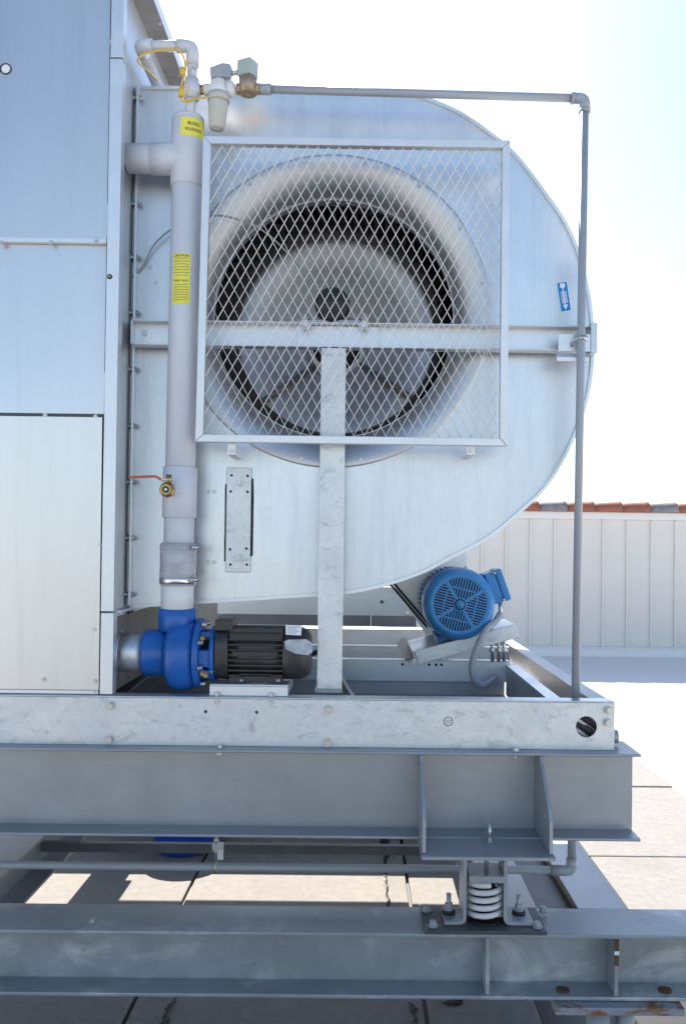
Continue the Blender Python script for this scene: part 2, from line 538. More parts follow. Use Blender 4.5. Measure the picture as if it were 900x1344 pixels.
# background wall with battens, fascia and tiles
YW = 14.4
wt = thing('boundary_wall', 'cream board and batten wall with tile coping behind the machine', 'wall', (3, YW, 0))
xl, xr_ = -3.0, 9.0
zt = rz(760, 676, YW)
yawm = 0.0
zb = rz(760, 853, YW)
box_w = lambda x0, x1, y0, y1, z0, z1: (x0, x1, YW + y0, YW + y1, z0, z1)
dxb = rx(822, 760, YW) - rx(790.3, 760, YW)
xb = rx(790.3, 760, YW)
k0 = math.ceil((xl - xb) / dxb); k1 = math.floor((xr_ - xb) / dxb)
for k in range(k0, k1):
    x = xb + k * dxb
    boxo('wall_panel', box_w(x + 0.002, x + dxb - 0.002, 0, 0.12, zb + 0.06, zt - 0.07), 'wall', wt, 0.004)
    boxo('batten', box_w(x - 0.022, x + 0.022, -0.030, -0.002, zb + 0.06, zt - 0.075), 'wall', wt, 0.005)
boxo('fascia', box_w(xl, xr_, -0.075, 0.14, zt - 0.07, zt + 0.05), 'fascia', wt, 0.005)
bm = nb()
poly_x(bm, [(YW - 0.11, -0.03), (YW - 0.11, zb + 0.01), (YW - 0.05, zb + 0.06), (YW + 0.16, zb + 0.06), (YW + 0.16, -0.03)], xl, xr_)
obj('base_kerb', bm, 'fascia', wt, 0.004)
# barrel tiles: each course piece steps over the next
tx = xl
i = 0
while tx < xr_:
    bm = nb()
    wd = 0.47
    n = 10
    prof = [(-0.02, 0.150), (0.10, 0.158), (wd - 0.05, 0.180), (wd, 0.186)]
    top, bot = [], []
    for dx, r_ in prof:
        top.append([bm.verts.new((tx + dx, YW + 0.03 - r_ * 1.2 * math.cos(PI * k / n), zt + 0.052 + r_ * math.sin(PI * k / n))) for k in range(n + 1)])
        bot.append([bm.verts.new((tx + dx, YW + 0.03 - (r_ - .018) * 1.2 * math.cos(PI * k / n), zt + 0.052 + (r_ - .018) * math.sin(PI * k / n))) for k in range(n + 1)])
    for q in range(len(prof) - 1):
        for k in range(n):
            bm.faces.new((top[q][k], top[q + 1][k], top[q + 1][k + 1], top[q][k + 1])).smooth = True
            bm.faces.new((bot[q][k], bot[q][k + 1], bot[q + 1][k + 1], bot[q + 1][k]))
        for k in (0, n):
            bm.faces.new((top[q][k], top[q + 1][k], bot[q + 1][k], bot[q][k]))
    for q in (0, len(prof) - 1):
        for k in range(n):
            bm.faces.new((top[q][k], top[q][k + 1], bot[q][k + 1], bot[q][k]))
    grey = i % 4 == 1
    obj('roof_tile', bm, 'tile_grey' if grey else 'tile_red', wt, label='greyish coping tile' if grey else None)
    tx += wd * 0.965
    i += 1

# ================================================================== LOWER I-BEAMS
def ibeam_x(parent, x0, x1, yc, zbot, ztop, fw, tf, tw, material, bev=0.003):
    boxo('top_flange', (x0, x1, yc - fw / 2, yc + fw / 2, ztop - tf, ztop), material, parent, bev)
    boxo('bottom_flange', (x0, x1, yc - fw / 2, yc + fw / 2, zbot, zbot + tf), material, parent, bev)
    boxo('web', (x0, x1, yc - tw / 2, yc + tw / 2, zbot + tf, ztop - tf), material, parent, 0)

def ibeam_y(parent, y0, y1, xc, zbot, ztop, fw, tf, tw, material, bev=0.003):
    boxo('top_flange', (xc - fw / 2, xc + fw / 2, y0, y1, ztop - tf, ztop), material, parent, bev)
    boxo('bottom_flange', (xc - fw / 2, xc + fw / 2, y0, y1, zbot, zbot + tf), material, parent, bev)
    boxo('web', (xc - tw / 2, xc + tw / 2, y0, y1, zbot + tf, ztop - tf), material, parent, 0)

LYF = 2.70                                  # front edge of the lower beam flanges
LZT = rz(450, 1224.5, LYF); LZB = rz(450, 1311, LYF)
LFW = 0.20; LYC = LYF + LFW / 2
lower = thing('lower_beam', 'long weathered grey steel I beam in front, lowest across the whole picture', 'steel beam', (0, LYC, LZB), 'steel beams')
ibeam_x(lower, -2.6, 2.2, LYC, LZB, LZT, LFW, 0.012, 0.010, 'beam_worn')
for px in (640, 809):
    x = rx(px, 1265, LYF)
    o = boxo('stiffener', (x - 0.006, x + 0.006, LYF + 0.004, LYC - 0.007, LZB + 0.014, LZT - 0.014), 'beam_worn', lower, 0.001)
    if px == 809:
        z1 = rz(px, 1238, LYF); z2 = rz(px, 1256, LYF)
        boxo('rust_patch', (x - 0.0065, x + 0.0065, LYF + 0.002, LYF + 0.006, rz(px, 1268, LYF), rz(px, 1232, LYF)), 'rust', lower, 0.0)
        boxo('paint_chip', (x - 0.007, x + 0.007, LYF + 0.001, LYF + 0.006, rz(px, 1254, LYF), rz(px, 1249, LYF)), 'sticker_white', lower, 0.0)
for px in (738, 872):
    g_ = G(px, 1300, LZB + 0.012)
    bm = nb()
    lathe(bm, (g_.x, g_.y, LZB + 0.012), (0, 0, 1), [(0, .021), (.004, .021), (.007, .014), (.008, 0.0001)], 18)
    obj('rusty_bolt_head', bm, 'rust', lower)
g_ = G(122, 1210, LZT)
bolt(lower, (g_.x, g_.y, LZT), (0, 0, 1), 0.010, 0.008)
for px, py in ((568, 1231), (706, 1231)):
    p = P(px, py, LYF + 0.025)
    bolt(lower, (p.x, LYF + 0.04, LZT - 0.012), (0, 0, -1), 0.010, 0.012)

# rear and cross lower beams
rear_low = thing('rear_lower_beam', 'dark grey steel I beam low at the far side under the machine', 'steel beam', (0, 5.25, LZB), 'steel beams')
ibeam_x(rear_low, -2.6, 0.95, 5.36, LZB, LZT, 0.2, 0.012, 0.010, 'beam_worn')
sl_ = boxo('shade_sleeper', (-2.6, 0.95, 5.26, 5.46, 0.008, LZB - 0.002), 'paver', None, 0.006)  # added out of view so the ground under the machine stays shaded
tag(sl_, 'added unseen concrete sleeper on the pavers under the rear lower beam', 'sleeper')
for xa, xb_, lab in ((0.735, 0.90, 'grey steel cross beam running back from the lower beam at the right end'),
                     (0.44, 0.60, 'grey steel cross beam running back beside the spring mount'),
                     (-1.46, -1.26, 'dark steel cross beam running back at the left edge under the cabinet')):
    t_ = thing('cross_beam', lab, 'steel beam', ((xa + xb_) / 2, 4, LZB), 'steel beams')
    if xa == 0.44: boxo('slot_shade_plate', (xb_ + 0.001, 0.734, LYF + LFW + 0.004, 5.165, LZT - 0.05, LZT - 0.042), 'plate_dark', t_, 0)  # dark sheet added in the slot to stand for its shade
    ibeam_y(t_, LYF + LFW + 0.004, 5.165, (xa + xb_) / 2, LZB, LZT - 0.003, xb_ - xa, 0.012, 0.010, 'beam')
pp = boxo('shade_block', (-4.0, 0.9, 6.1, 6.35, 0.008, 1.05), 'grime', None, 0.01)  # unseen block added to keep rear light off the beams
tag(pp, 'added unseen dark upstand on the roof behind the machine frame', 'blocker')
# foot under the right end
fx0, fx1 = rx(727, 1327, 2.68), rx(896, 1327, 2.68)
foot = thing('beam_foot', 'rust edged steel foot plate on two round posts under the lower beam', 'beam foot', ((fx0 + fx1) / 2, 2.8, 0))
boxo('foot_plate', (fx0, fx1, 2.665, 2.99, LZB - 0.026, LZB - 0.003), 'rusty_plate', foot, 0.002)
boxo('base_plate', (fx0 + 0.04, fx1 - 0.04, 2.70, 2.96, -0.028, -0.012), 'beam_worn', foot, 0.002)
boxo('stiffener_plate', (fx0 + 0.06, fx1 - 0.04, 2.735, 2.75, LZB - 0.056, LZB - 0.0265), 'beam_worn', foot, 0.001)
for px in (787, 822):
    p = P(px, 1340, 2.80)
    bm = nb(); cyl(bm, (p.x, 2.82, -0.012), (p.x, 2.82, LZB - 0.027), 0.040 if px < 800 else 0.03, 28)
    obj('post', bm, 'beam_worn', foot)

# ================================================================== UPPER I-BEAM
UYF = 2.72; UFW = 0.19; UYC = UYF + UFW / 2
UZT = rz(450, 986, UYF); UZB = rz(450, 1101, UYF)
UXR = rx(841, 1045, UYF)
upper = thing('upper_beam', 'smooth grey painted steel I beam directly under the galvanised channel', 'steel beam', (0, UYC, UZB), 'steel beams')
ibeam_x(upper, -2.6, UXR, UYC, UZB, UZT, UFW, 0.009, 0.008, 'beam')
PYF = 2.552                                  # front edge of the bracket plate
gx0, gx1 = rx(556, 1080, 2.60), rx(721, 1080, 2.60)
plx0, plx1 = rx(553, 1129, PYF), rx(729, 1129, PYF)
boxo('bracket_plate', (plx0, plx1, PYF, UYF - 0.003, UZB - 0.003, UZB + 0.007), 'beam', upper, 0.001)
for gx in (gx0, gx1):
    bm = nb()
    poly_x(bm, [(UYC - 0.006, UZT - 0.011), (UYF + 0.008, UZT - 0.011), (UYF - 0.002, UZT - 0.03), (2.60, UZB + 0.13), (PYF + 0.03, UZB + 0.10), (PYF + 0.025, UZB + 0.0085), (UYF - 0.001, UZB + 0.0105), (UYC - 0.006, UZB + 0.0105)],
           gx - 0.005, gx + 0.005)
    obj('gusset', bm, 'beam', upper, 0.0008)
p = P(714, 1068, 2.60)
bolt(upper, (gx1 - 0.005, 2.64, UZB + 0.10), (-1, 0, 0), 0.006, 0.004)
for px in (677, 288):
    x = rx(px, 990, UYF + 0.02)
    bolt(upper, (x, UYF + 0.025, UZT - 0.009), (0, 0, -1), 0.009, 0.009)
    bolt(upper, (x, UYF + 0.025, UZT), (0, 0, 1), 0.009, 0.007)

# ================================================================== SPRING ISOLATOR
iso = thing('spring_isolator', 'white coil spring vibration mount bolted between the two front beams', 'spring mount', (rx(636, 1215, 2.78), 2.78, LZT))
bx0, bx1 = rx(557, 1222, 2.69), rx(718, 1222, 2.69)
boxo('base_plate', (bx0, bx1, 2.695, 2.875, LZT, LZT + 0.012), 'plate_dark', iso, 0.0015)
IZ = LZT + 0.0125
sc_ = P(636, 1185, 2.775)
bm = nb()
zlo, zhi = IZ + 0.010, rz(636, 1160, 2.725) - 0.008
turns = 4.8
pts = []
for k in range(int(turns * 28) + 1):
    a = k / 28 * 2 * PI
    u = k / (turns * 28)
    pts.append((sc_.x + 0.050 * math.cos(a), 2.785 + 0.050 * math.sin(a), zlo + (zhi - zlo) * u))
sweep(bm, pts, 0.0088, 12)
obj('coil_spring', bm, 'spring', iso)
bm = nb(); cyl(bm, (sc_.x, 2.785, zlo - 0.004), (sc_.x, 2.785, zhi + 0.008), 0.033, 20); obj('gap_shade_core', bm, 'rubber', iso)  # black core added for the shade seen between the coils
boxo('spring_cap', (sc_.x - 0.056, sc_.x + 0.054, 2.725, 2.845, zhi + 0.009, zhi + 0.031), 'iso', iso, 0.003)
bm = nb(); lathe(bm, (sc_.x, 2.785, zlo - 0.0095), (0, 0, 1), [(0, .056), (.004, .056)], 28); obj('spring_seat', bm, 'rubber', iso)
# hat bracket legs with rounded feet
for s, pa, pf in ((-1, 612, 583), (1, 661, 700)):
    xi = rx(pa, 1170, 2.735); xf = rx(pf, 1205, 2.735)
    t_ = 0.010
    xo = xi + s * t_
    prof = [(xi, UZB - 0.0145), (xi, IZ + 0.022)]
    out = [(xo + s * 0.0, UZB - 0.0145)]
    arc_in, arc_out = [], []
    rr = 0.022
    for k in range(7):
        a = k / 6 * PI / 2
        arc_in.append((xi + s * rr * (1 - math.cos(a)), IZ + rr - rr * math.sin(a)))
        arc_out.append((xo + s * (rr - t_) * (1 - math.cos(a)), IZ + t_ + (rr - t_) - (rr - t_) * math.sin(a)))
    poly = [(xi, UZB - 0.0145)] + arc_in + [(xf, IZ), (xf, IZ + t_)] + arc_out[::-1] + [(xo, UZB - 0.0145)]
    bm = nb(); poly_y(bm, poly, 2.735, 2.845)
    obj('bracket_leg', bm, 'iso', iso, 0.001)
    # stud with nut on the foot
    xs_ = rx(589 if s < 0 else 681, 1185, 2.79)
    st = thing  # (keeps name free)
    bm = nb(); cyl(bm, (xs_, 2.80, IZ + t_), (xs_, 2.80, IZ + t_ + 0.062), 0.0075, 12); obj('stud', bm, 'iso', iso)
    bm = nb(); cyl(bm, (xs_, 2.80, IZ + t_), (xs_, 2.80, IZ + t_ + 0.012), 0.021, 18); obj('grommet', bm, 'rubber', iso)
    bm = nb(); cyl(bm, (xs_, 2.80, IZ + t_ + 0.012), (xs_, 2.80, IZ + t_ + 0.017), 0.018, 18); obj('washer', bm, 'iso', iso)
    bm = nb(); cyl(bm, (xs_, 2.80, IZ + t_ + 0.017), (xs_, 2.80, IZ + t_ + 0.033), 0.0125, 6, smooth=False); obj('nut', bm, 'iso', iso)
xa_, xb2 = rx(612, 1170, 2.735) - 0.010, rx(661, 1170, 2.735) + 0.010
boxo('bracket_top', (xa_, xb2, 2.735, 2.845, UZB - 0.014, UZB - 0.0035), 'iso', iso, 0.003)
for px, yy in ((568, 2.725), (705, 2.725), (559, 2.84), (712, 2.84)):
    x = rx(px, 1212, yy)
    bolt(iso, (x, yy, LZT + 0.012), (0, 0, 1), 0.0115, 0.013, 'iso')
bm = nb(); xst = rx(635, 1110, 2.70)
cyl(bm, (sc_.x, 2.69, UZB + 0.0075), (sc_.x, 2.69, UZB + 0.062), 0.007, 12)
obj('levelling_stud', bm, 'bolt', iso)
bm = nb(); cyl(bm, (sc_.x, 2.75, zhi + 0.031), (sc_.x, 2.75, UZB - 0.0142), 0.007, 12)
obj('centre_stud', bm, 'bolt', iso)
bm = nb(); cyl(bm, (sc_.x, 2.69, UZB + 0.0073), (sc_.x, 2.69, UZB + 0.010), 0.020, 18); obj('washer', bm, 'beam', iso)
bm = nb(); cyl(bm, (sc_.x, 2.69, UZB + 0.010), (sc_.x, 2.69, UZB + 0.021), 0.0115, 6, smooth=False); obj('nut', bm, 'bolt', iso)

# ================================================================== DRAIN PIPE UNDER THE BEAM
dp = thing('drain_pipe', 'thin grey plastic drain pipe running level under the upper beam', 'pipe', (0, 2.98, 0.7))
YD = 2.99
a_, b_ = P(-120, 1137.5, YD), P(735, 1138.5, YD)
zD = (a_.z + b_.z) / 2
bm = nb(); cyl(bm, (-2.5, YD, zD), (b_.x, YD, zD), 0.0135, 18); obj('pipe', bm, 'pvc_dark', dp)
e_ = P(750, 1103, YD)
bm = nb(); sweep(bm, bend([(b_.x - 0.03, YD, zD), (e_.x, YD, zD), (e_.x, YD, zD + 0.045)], 0.025), 0.0185, 18); obj('elbow', bm, 'pvc_dark', dp)
bm = nb(); cyl(bm, (e_.x, YD, zD + 0.03), (e_.x, YD, UZB + 0.1), 0.0145, 18); obj('pipe', bm, 'pvc_dark', dp)
hg = thing('pipe_hanger', 'zinc clevis pipe hanger holding the drain pipe under the upper beam', 'pipe hanger', P(284, 1140, YD))
hx = P(284, 1120, YD - 0.0).x
bm = nb(); cyl(bm, (hx, YD, zD), (hx, YD, UZB + 0.02), 0.0045, 10); obj('rod', bm, 'bolt', hg)
bm = nb()
for k in range(20):
    pass
sweep(bm, [(hx + 0.0, YD + 0.0185 * math.cos(a), zD + 0.0185 * math.sin(a)) for a in [2 * PI * k / 20 for k in range(21)]], 0.003, 8); obj('loop', bm, 'bolt', hg)
boxo('clamp', (hx - 0.012, hx + 0.022, YD - 0.015, YD + 0.015, rz(284, 1114, YD), rz(284, 1107, YD)), 'bolt', hg, 0.001)
boxo('flag', (hx + 0.004, hx + 0.024, YD - 0.004, YD + 0.002, rz(284, 1128, YD), rz(284, 1108, YD)), 'trim', hg, 0.0005)
for py in (1104, 1118, 1141):
    bolt(hg, (hx, YD, rz(284, py, YD)), (0, 0, 1), 0.008, 0.006)
ba = boxo('steel_strap', (-2.4, 0.42, 3.80, 3.83, P(250, 1120, 3.8).z, P(250, 1108, 3.8).z), 'grime', None, 0.001)
tag(ba, 'thin brown grey steel strap running level behind the drain pipe', 'strap')

# blue bucket on the pavers behind
bc = G(239, 1119)
bk = thing('blue_bucket', 'deep blue plastic bucket standing on the shaded pavers under the machine', 'bucket', (bc.x, 5.055, 0.006))
bm = nb(); lathe(bm, (bc.x, 5.055, 0.008), (0, 0, 1), [(0, .165), (.005, .172), (.20, .190), (.25, .192)], 40); obj('body', bm, 'blue_deep', bk)
bm = nb(); lathe(bm, (bc.x, 5.055, 0.245), (0, 0, 1), [(0, .197), (.006, .208), (.022, .208), (.03, .19), (.03, 0.0001)], 40); obj('lid', bm, 'blue_deep', bk)

# ================================================================== BASE FRAME (galvanised channels)
CY = 2.77
CZT = rz(450, 919, CY); CZB = UZT + 0.001
CXR = rx(806, 953, CY)
base = thing('base_frame', 'galvanised steel channel frame carrying the fan, pump and cabinet', 'base frame', (0, 3.9, CZB))
# front channel face with round holes
bm = nb()
holes = []
def plate_with_holes(bm, x0, x1, z0, z1, y0, y1, holes, n=24):
    outer = [(x0, z0), (x1, z0), (x1, z1), (x0, z1)]
    fr, bk_ = [], []
    def loop(pts, y):
        vs = [bm.verts.new((p[0], y, p[1])) for p in pts]
        es = [bm.edges.new((vs[i], vs[(i + 1) % len(vs)])) for i in range(len(vs))]
        return vs, es
    loops = [outer] + [[(hx_ + r_ * math.cos(2 * PI * k / n), hz_ + r_ * math.sin(2 * PI * k / n)) for k in range(n)] for hx_, hz_, r_ in holes]
    fe, be = [], []
    for lp in loops:
        v0, e0 = loop(lp, y0)
        v1, e1 = loop(lp, y1)
        fe += e0; be += e1
        for i in range(len(v0)):
            bm.faces.new((v0[i], v0[(i + 1) % len(v0)], v1[(i + 1) % len(v1)], v1[i]))
    bmesh.ops.triangle_fill(bm, edges=fe, use_beauty=True)
    bmesh.ops.triangle_fill(bm, edges=be, use_beauty=True)
hp = P(769, 954, CY); hr = 0.0335
h2 = P(588, 947, CY)
h3 = P(270, 934, CY); h4 = P(337, 935, CY)
plate_with_holes(bm, -2.6, CXR, CZB, CZT, CY, CY + 0.006, [(hp.x, hp.z, hr), (h2.x, h2.z, 0.0155), (h3.x, h3.z, 0.0055), (h4.x, h4.z, 0.0055)])
fch = obj('front_channel', bm, 'hotdip', base)
boxo('lip', (-2.6, CXR, CY, CY + 0.06, CZT + 0.0005, CZT + 0.0055), 'channel', fch, 0.0015)
boxo('front_channel_foot', (-2.6, CXR - 0.008, CY + 0.0065, CY + 0.06, CZB, CZB + 0.006), 'channel', base, 0)
for px, py in ((145, 926), (144, 970), (431, 931), (430, 975), (798, 932), (797, 948)):
    p = P(px, py, CY)
    bolt(fch, p, (0, -1, 0), 0.0115, 0.011)
for px, py in ((285, 918), (356, 918)):
    p = P(px, py, CY)
    bolt(fch, (p.x, CY, CZT - 0.010), (0, -1, 0), 0.0085, 0.006, washer=False)
# slotted plug in the middle hole
bm = nb(); lathe(bm, (h2.x, CY + 0.001, h2.z), (0, 1, 0), [(0, .0125), (.004, .0125)], 24); obj('hole_plug', bm, 'channel', fch)
boxo('plug_slot', (h2.x - .0165, h2.x + .0165, CY - .003, CY + .0005, h2.z - .0028, h2.z + .0028), 'bolt', fch, 0.001)
# cables seen in the round hole
cab = thing('cable_bundle', 'dark cables and a red wire inside the round hole of the front channel', 'cables', (hp.x, CY + 0.05, hp.z))
for dx, dz, m_, r_ in ((-.018, .012, 'pvc_white', .009), (.0, -.008, 'rubber', .012), (.016, .012, 'rubber', .010), (.01, -.022, 'red', .004), (-.018, -.02, 'beam', .010), (0.0, 0.022, 'red', .004)):
    bm = nb(); sweep(bm, smooth_line([(hp.x + dx - .10, CY + .05 + dz, hp.z + dz + .05), (hp.x + dx, CY + .03, hp.z + dz), (hp.x + dx + .07, CY + .05, hp.z + dz - .06)], 5), r_, 10)
    obj('cable', bm, m_, cab)
YB = 5.22                                    # rear channel
# right side channel (open towards the inside)
sx1 = CXR
boxo('side_channel', (sx1 - 0.006, sx1, CY + 0.0625, YB, CZB, CZT), 'beam', base, 0.001)
boxo('side_channel_lip', (sx1 - 0.06, sx1 - 0.0065, CY + 0.0625, YB, CZT - 0.004, CZT + 0.001), 'beam', base, 0.001)
boxo('side_channel_foot', (sx1 - 0.06, sx1 - 0.0065, CY + 0.0625, YB, CZB, CZB + 0.005), 'channel', base, 0)
# rounded corner bracket at the right bottom
bm = nb(); cyl(bm, (sx1 + 0.0008, CY + 0.07, CZB + 0.028), (sx1 + 0.03, CY + 0.07, CZB + 0.028), 0.022, 18); obj('corner_lug', bm, 'beam', base, 0.003)
# cross channels at three depths
XL = -0.74
def cross(Y, zt_, hh, x1, lip=0.05, nm='cross_channel', m_='channel', x0=-2.6):
    boxo(nm, (x0, x1, Y, Y + 0.005, zt_ - hh, zt_), m_, base, 0.001)
    boxo(nm + '_lip', (x0, x1, Y - 0.0005, Y + lip, zt_ + 0.0005, zt_ + 0.0055), m_, base, 0.001)
yx = 3.72
zx = rz(560, 868, yx)
cross(yx, zx, 0.085, rx(668, 880, yx))
for px in (528, 563, 572, 579):
    p = P(px, 869 + 4, yx)
    bm = nb(); cyl(bm, (p.x, yx - 0.001, zx - 0.014), (p.x, yx + 0.001, zx - 0.014), 0.006, 12); obj('bolt_hole', bm, 'dark', base)
cross(4.23, rz(480, 849, 4.23), 0.06, 0.73)
cross(5.05, rz(500, 827, 5.05), 0.09, 0.73, 0.06)
boxo('rear_channel', (-2.6, sx1, YB, YB + 0.006, CZB, CZT), 'channel', base, 0)
boxo('rear_channel_lip', (-2.6, sx1, YB + 0.0065, YB + 0.06, CZT - 0.005, CZT), 'channel', base, 0)
# inner longitudinal members
for xa, xb_ in ((rx(722, 917, CY + 0.08), rx(741, 917, CY + 0.08)),):
    boxo('inner_channel_lip', (xa, xb_, CY + 0.0635, yx - 0.004, CZT - 0.016, CZT - 0.010), 'channel', base, 0.001)
    boxo('inner_channel', (xa, xa + 0.005, CY + 0.0635, yx - 0.004, CZB + 0.01, CZT - 0.0165), 'channel', base, 0)
xq_ = xa; xq = rx(462, 917, CY + 0.08)
bm = nb(); sweep(bm, [P(446, 892, 3.06), P(464, 920, 2.84)], .01, rect=(.012, .03)); obj('inner_brace', bm, 'channel', base, .001)
# pan
boxo('pan_wall', (-2.6, xa - 0.001, yx + 0.02, yx + 0.023, CZB + 0.0, zx - 0.05), 'pan', base, 0)
boxo('pan_floor', (-2.6, xa - 0.001, CY + 0.065, yx + 0.018, CZB + 0.001, CZB + 0.004), 'pan', base, 0)
boxo('pan_floor', (-2.6, 0.6, 4.3, 5.0, CZB + 0.001, CZB + 0.004), 'pan', base, 0)
# diagonal brace under the suction pipe
a_, b_ = P(140, 925, 2.95), P(196, 880, 3.25)
bm = nb(); sweep(bm, [a_, b_, b_ + (b_ - a_) * 0.6], 0.02, rect=(0.05, 0.006)); obj('diagonal_brace', bm, 'grime', base, 0.001)
# deep panels behind
boxo('rear_panel', (rx(268, 795, 5.5), rx(556, 795, 5.5), 5.5, 5.53, rz(400, 807, 5.5), rz(400, 770, 5.5)), 'panel_grey', base, 0.002)
boxo('rear_panel_lip', (rx(268, 795, 5.5), rx(556, 795, 5.5), 5.5005, 5.56, rz(400, 770, 5.5) + 0.0005, rz(400, 770, 5.5) + 0.004), 'beam', base, 0.0)
p = P(501, 790, 5.5); bm = nb(); cyl(bm, (p.x, 5.497, p.z), (p.x, 5.502, p.z), 0.011, 14); obj('bolt_hole', bm, 'dark', base)
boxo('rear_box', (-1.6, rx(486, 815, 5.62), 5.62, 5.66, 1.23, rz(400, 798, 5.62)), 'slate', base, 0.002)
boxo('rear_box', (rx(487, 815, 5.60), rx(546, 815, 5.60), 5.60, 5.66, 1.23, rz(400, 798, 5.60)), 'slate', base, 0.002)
p = P(534, 804, 5.5); bolt(base, (p.x, 5.499, p.z), (0, -1, 0), 0.010, 0.008)

# ================================================================== CABINET
CBY = 2.79
XC = (rx(163, 110, CBY) + rx(149, 880, CBY)) / 2      # right edge of the corner post
XPst = XC - 0.041
cabz = CZT + 0.008
zs = rz(70, 317, CBY); zs2 = rz(70, 545, CBY)
ztop = HC + 2.05
cabn = thing('cooling_cabinet', 'tall galvanised sheet metal cabinet filling the left edge of the picture', 'cabinet', (-1.7, 3.8, cabz))
def tilt_panel(name, x0, x1, z0, z1, lean, label):
    bm = nb()
    y0 = CBY
    n = 14; k = 14
    g = [[None] * (k + 1) for _ in range(n + 1)]
    for i in range(n + 1):
        for j in range(k + 1):
            x = x0 + (x1 - x0) * j / k
            z = z0 + (z1 - z0) * i / n
            bow = 0.0
            g[i][j] = bm.verts.new((x, y0 + lean * (z - z0) - bow, z))
    for i in range(n):
        for j in range(k):
            f = bm.faces.new((g[i][j], g[i][j + 1], g[i + 1][j + 1], g[i + 1][j])); f.smooth = True
    r_ = bmesh.ops.extrude_face_region(bm, geom=bm.faces[:])
    for f in bm.faces: f.smooth = False
    bmesh.ops.translate(bm, verts=[v for v in r_['geom'] if isinstance(v, bmesh.types.BMVert)], vec=(0, 0.01, 0))
    return obj(name, bm, 'cabinet', cabn, label=label)
tilt_panel('front_panel', -2.6, XPst - 0.004, zs + 0.012, ztop, 0.035, 'upper front panel reflecting deep blue sky')
tilt_panel('front_panel', -2.6, XPst - 0.004, zs2 + 0.006, zs - 0.005, 0.03, 'middle front panel reflecting pale blue sky')
tilt_panel('front_panel', -2.6, XPst - 0.006, cabz + 0.012, zs2 - 0.006, -0.012, 'lower front panel, warm off white')
boxo('joint_strip', (-2.6, XPst - 0.004, CBY - 0.005, CBY + 0.02, zs - 0.004, zs + 0.011), 'trim', cabn, 0.001)
boxo('joint_strip', (-2.6, XPst - 0.004, CBY + 0.002, CBY + 0.02, zs2 - 0.0055, zs2 + 0.0055), 'plate_dark', cabn, 0.001)
boxo('bottom_trim', (-2.6, XPst - 0.006, CBY - 0.004, CBY + 0.03, cabz - 0.001, cabz + 0.011), 'trim', cabn, 0.001)
zj, zj2 = rz(156, 79, CBY), rz(140, 803, CBY)
for z0, z1, dy in ((cabz, zj2 - 0.002, 0.0), (zj2 + 0.002, zj - 0.003, -0.003), (zj + 0.003, ztop, 0.0)):
    boxo('corner_post', (XPst + 0.001, XC, CBY - 0.012 + dy, CBY + 0.03, z0, z1), 'trim', cabn, 0.002)
boxo('post_gap', (XPst - 0.006, XPst + 0.0005, CBY + 0.004, CBY + 0.03, cabz, ztop), 'dark', cabn, 0)
# side face
boxo('side_panel', (XC - 0.02, XC - 0.012, CBY + 0.0305, 4.9, zj2 - 0.02, ztop), 'cabinet', cabn, 0)
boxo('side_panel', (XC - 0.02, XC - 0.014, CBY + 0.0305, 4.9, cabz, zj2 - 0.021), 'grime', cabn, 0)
boxo('side_ledge', (XC - 0.0115, XC + 0.012, CBY + 0.0305, 3.0, zj2 - 0.006, zj2 + 0.002), 'trim', cabn, 0.001)
# top flange seen from below with screws
zf = ztop - 0.4
zfl = HC + (715 - 118) / 412 * 1.16
xo_ = rx(178, 0, 2.85)
tfl = boxo('top_flange', (XC - 0.0115, XC + 0.055, 2.79, 4.6, HC + 1.83, HC + 1.836), 'grime', cabn, 0.001)
for k in range(6):
    bolt(tfl, (XC + 0.045, 2.9 + k * 0.17, HC + 1.83), (0, 0, -1), 0.006, 0.004)
# screws
for px, py in ((68, 319), (127, 317), (3, 319), (60, 545), (126, 547), (58, 892), (125, 894), (125, 826), (125, 908), (131, 715)):
    p = P(px, py, CBY)
    bolt(cabn, (p.x, CBY - 0.006 if py < 330 else CBY - 0.001, p.z), (0, -1, 0), 0.0055, 0.004)
p = P(146, 56, CBY); bolt(cabn, (p.x, CBY + 0.02 + 0.0, p.z), (0, -1, 0), 0.007, 0.02)
p = P(146, 365, CBY)
bm = nb(); cyl(bm, (p.x, CBY - 0.0155, p.z), (p.x, CBY - 0.0148, p.z), 0.0085, 16); obj('bolt_hole', bm, 'dark', cabn)
bolt(cabn, (p.x, CBY - 0.0155, p.z), (0, -1, 0), 0.005, 0.003, 'brass', washer=False)
# printed rings at the left edge
for px in (10, -3.5):
    p = P(px, 93, CBY + 0.03)
    lean_y = CBY + 0.035 * (p.z - zs - 0.012)
    bm = nb()
    n = 28
    sweep(bm, [(p.x + 0.0165 * math.cos(2 * PI * k / n), lean_y - 0.0015, p.z + 0.0165 * math.sin(2 * PI * k / n)) for k in range(n + 1)], 0.0022, 8)
    obj('printed_ring', bm, 'ink', cabn)
    bm = nb(); cyl(bm, (p.x, lean_y - 0.0012, p.z), (p.x, lean_y + 0.002, p.z), 0.0145, 24); obj('ring_disc', bm, 'sticker_white', cabn)
boxo('rear_body', (-2.55, XC - 0.022, CBY + 0.13, 4.9, cabz + 0.0, ztop), 'trim', cabn, 0)

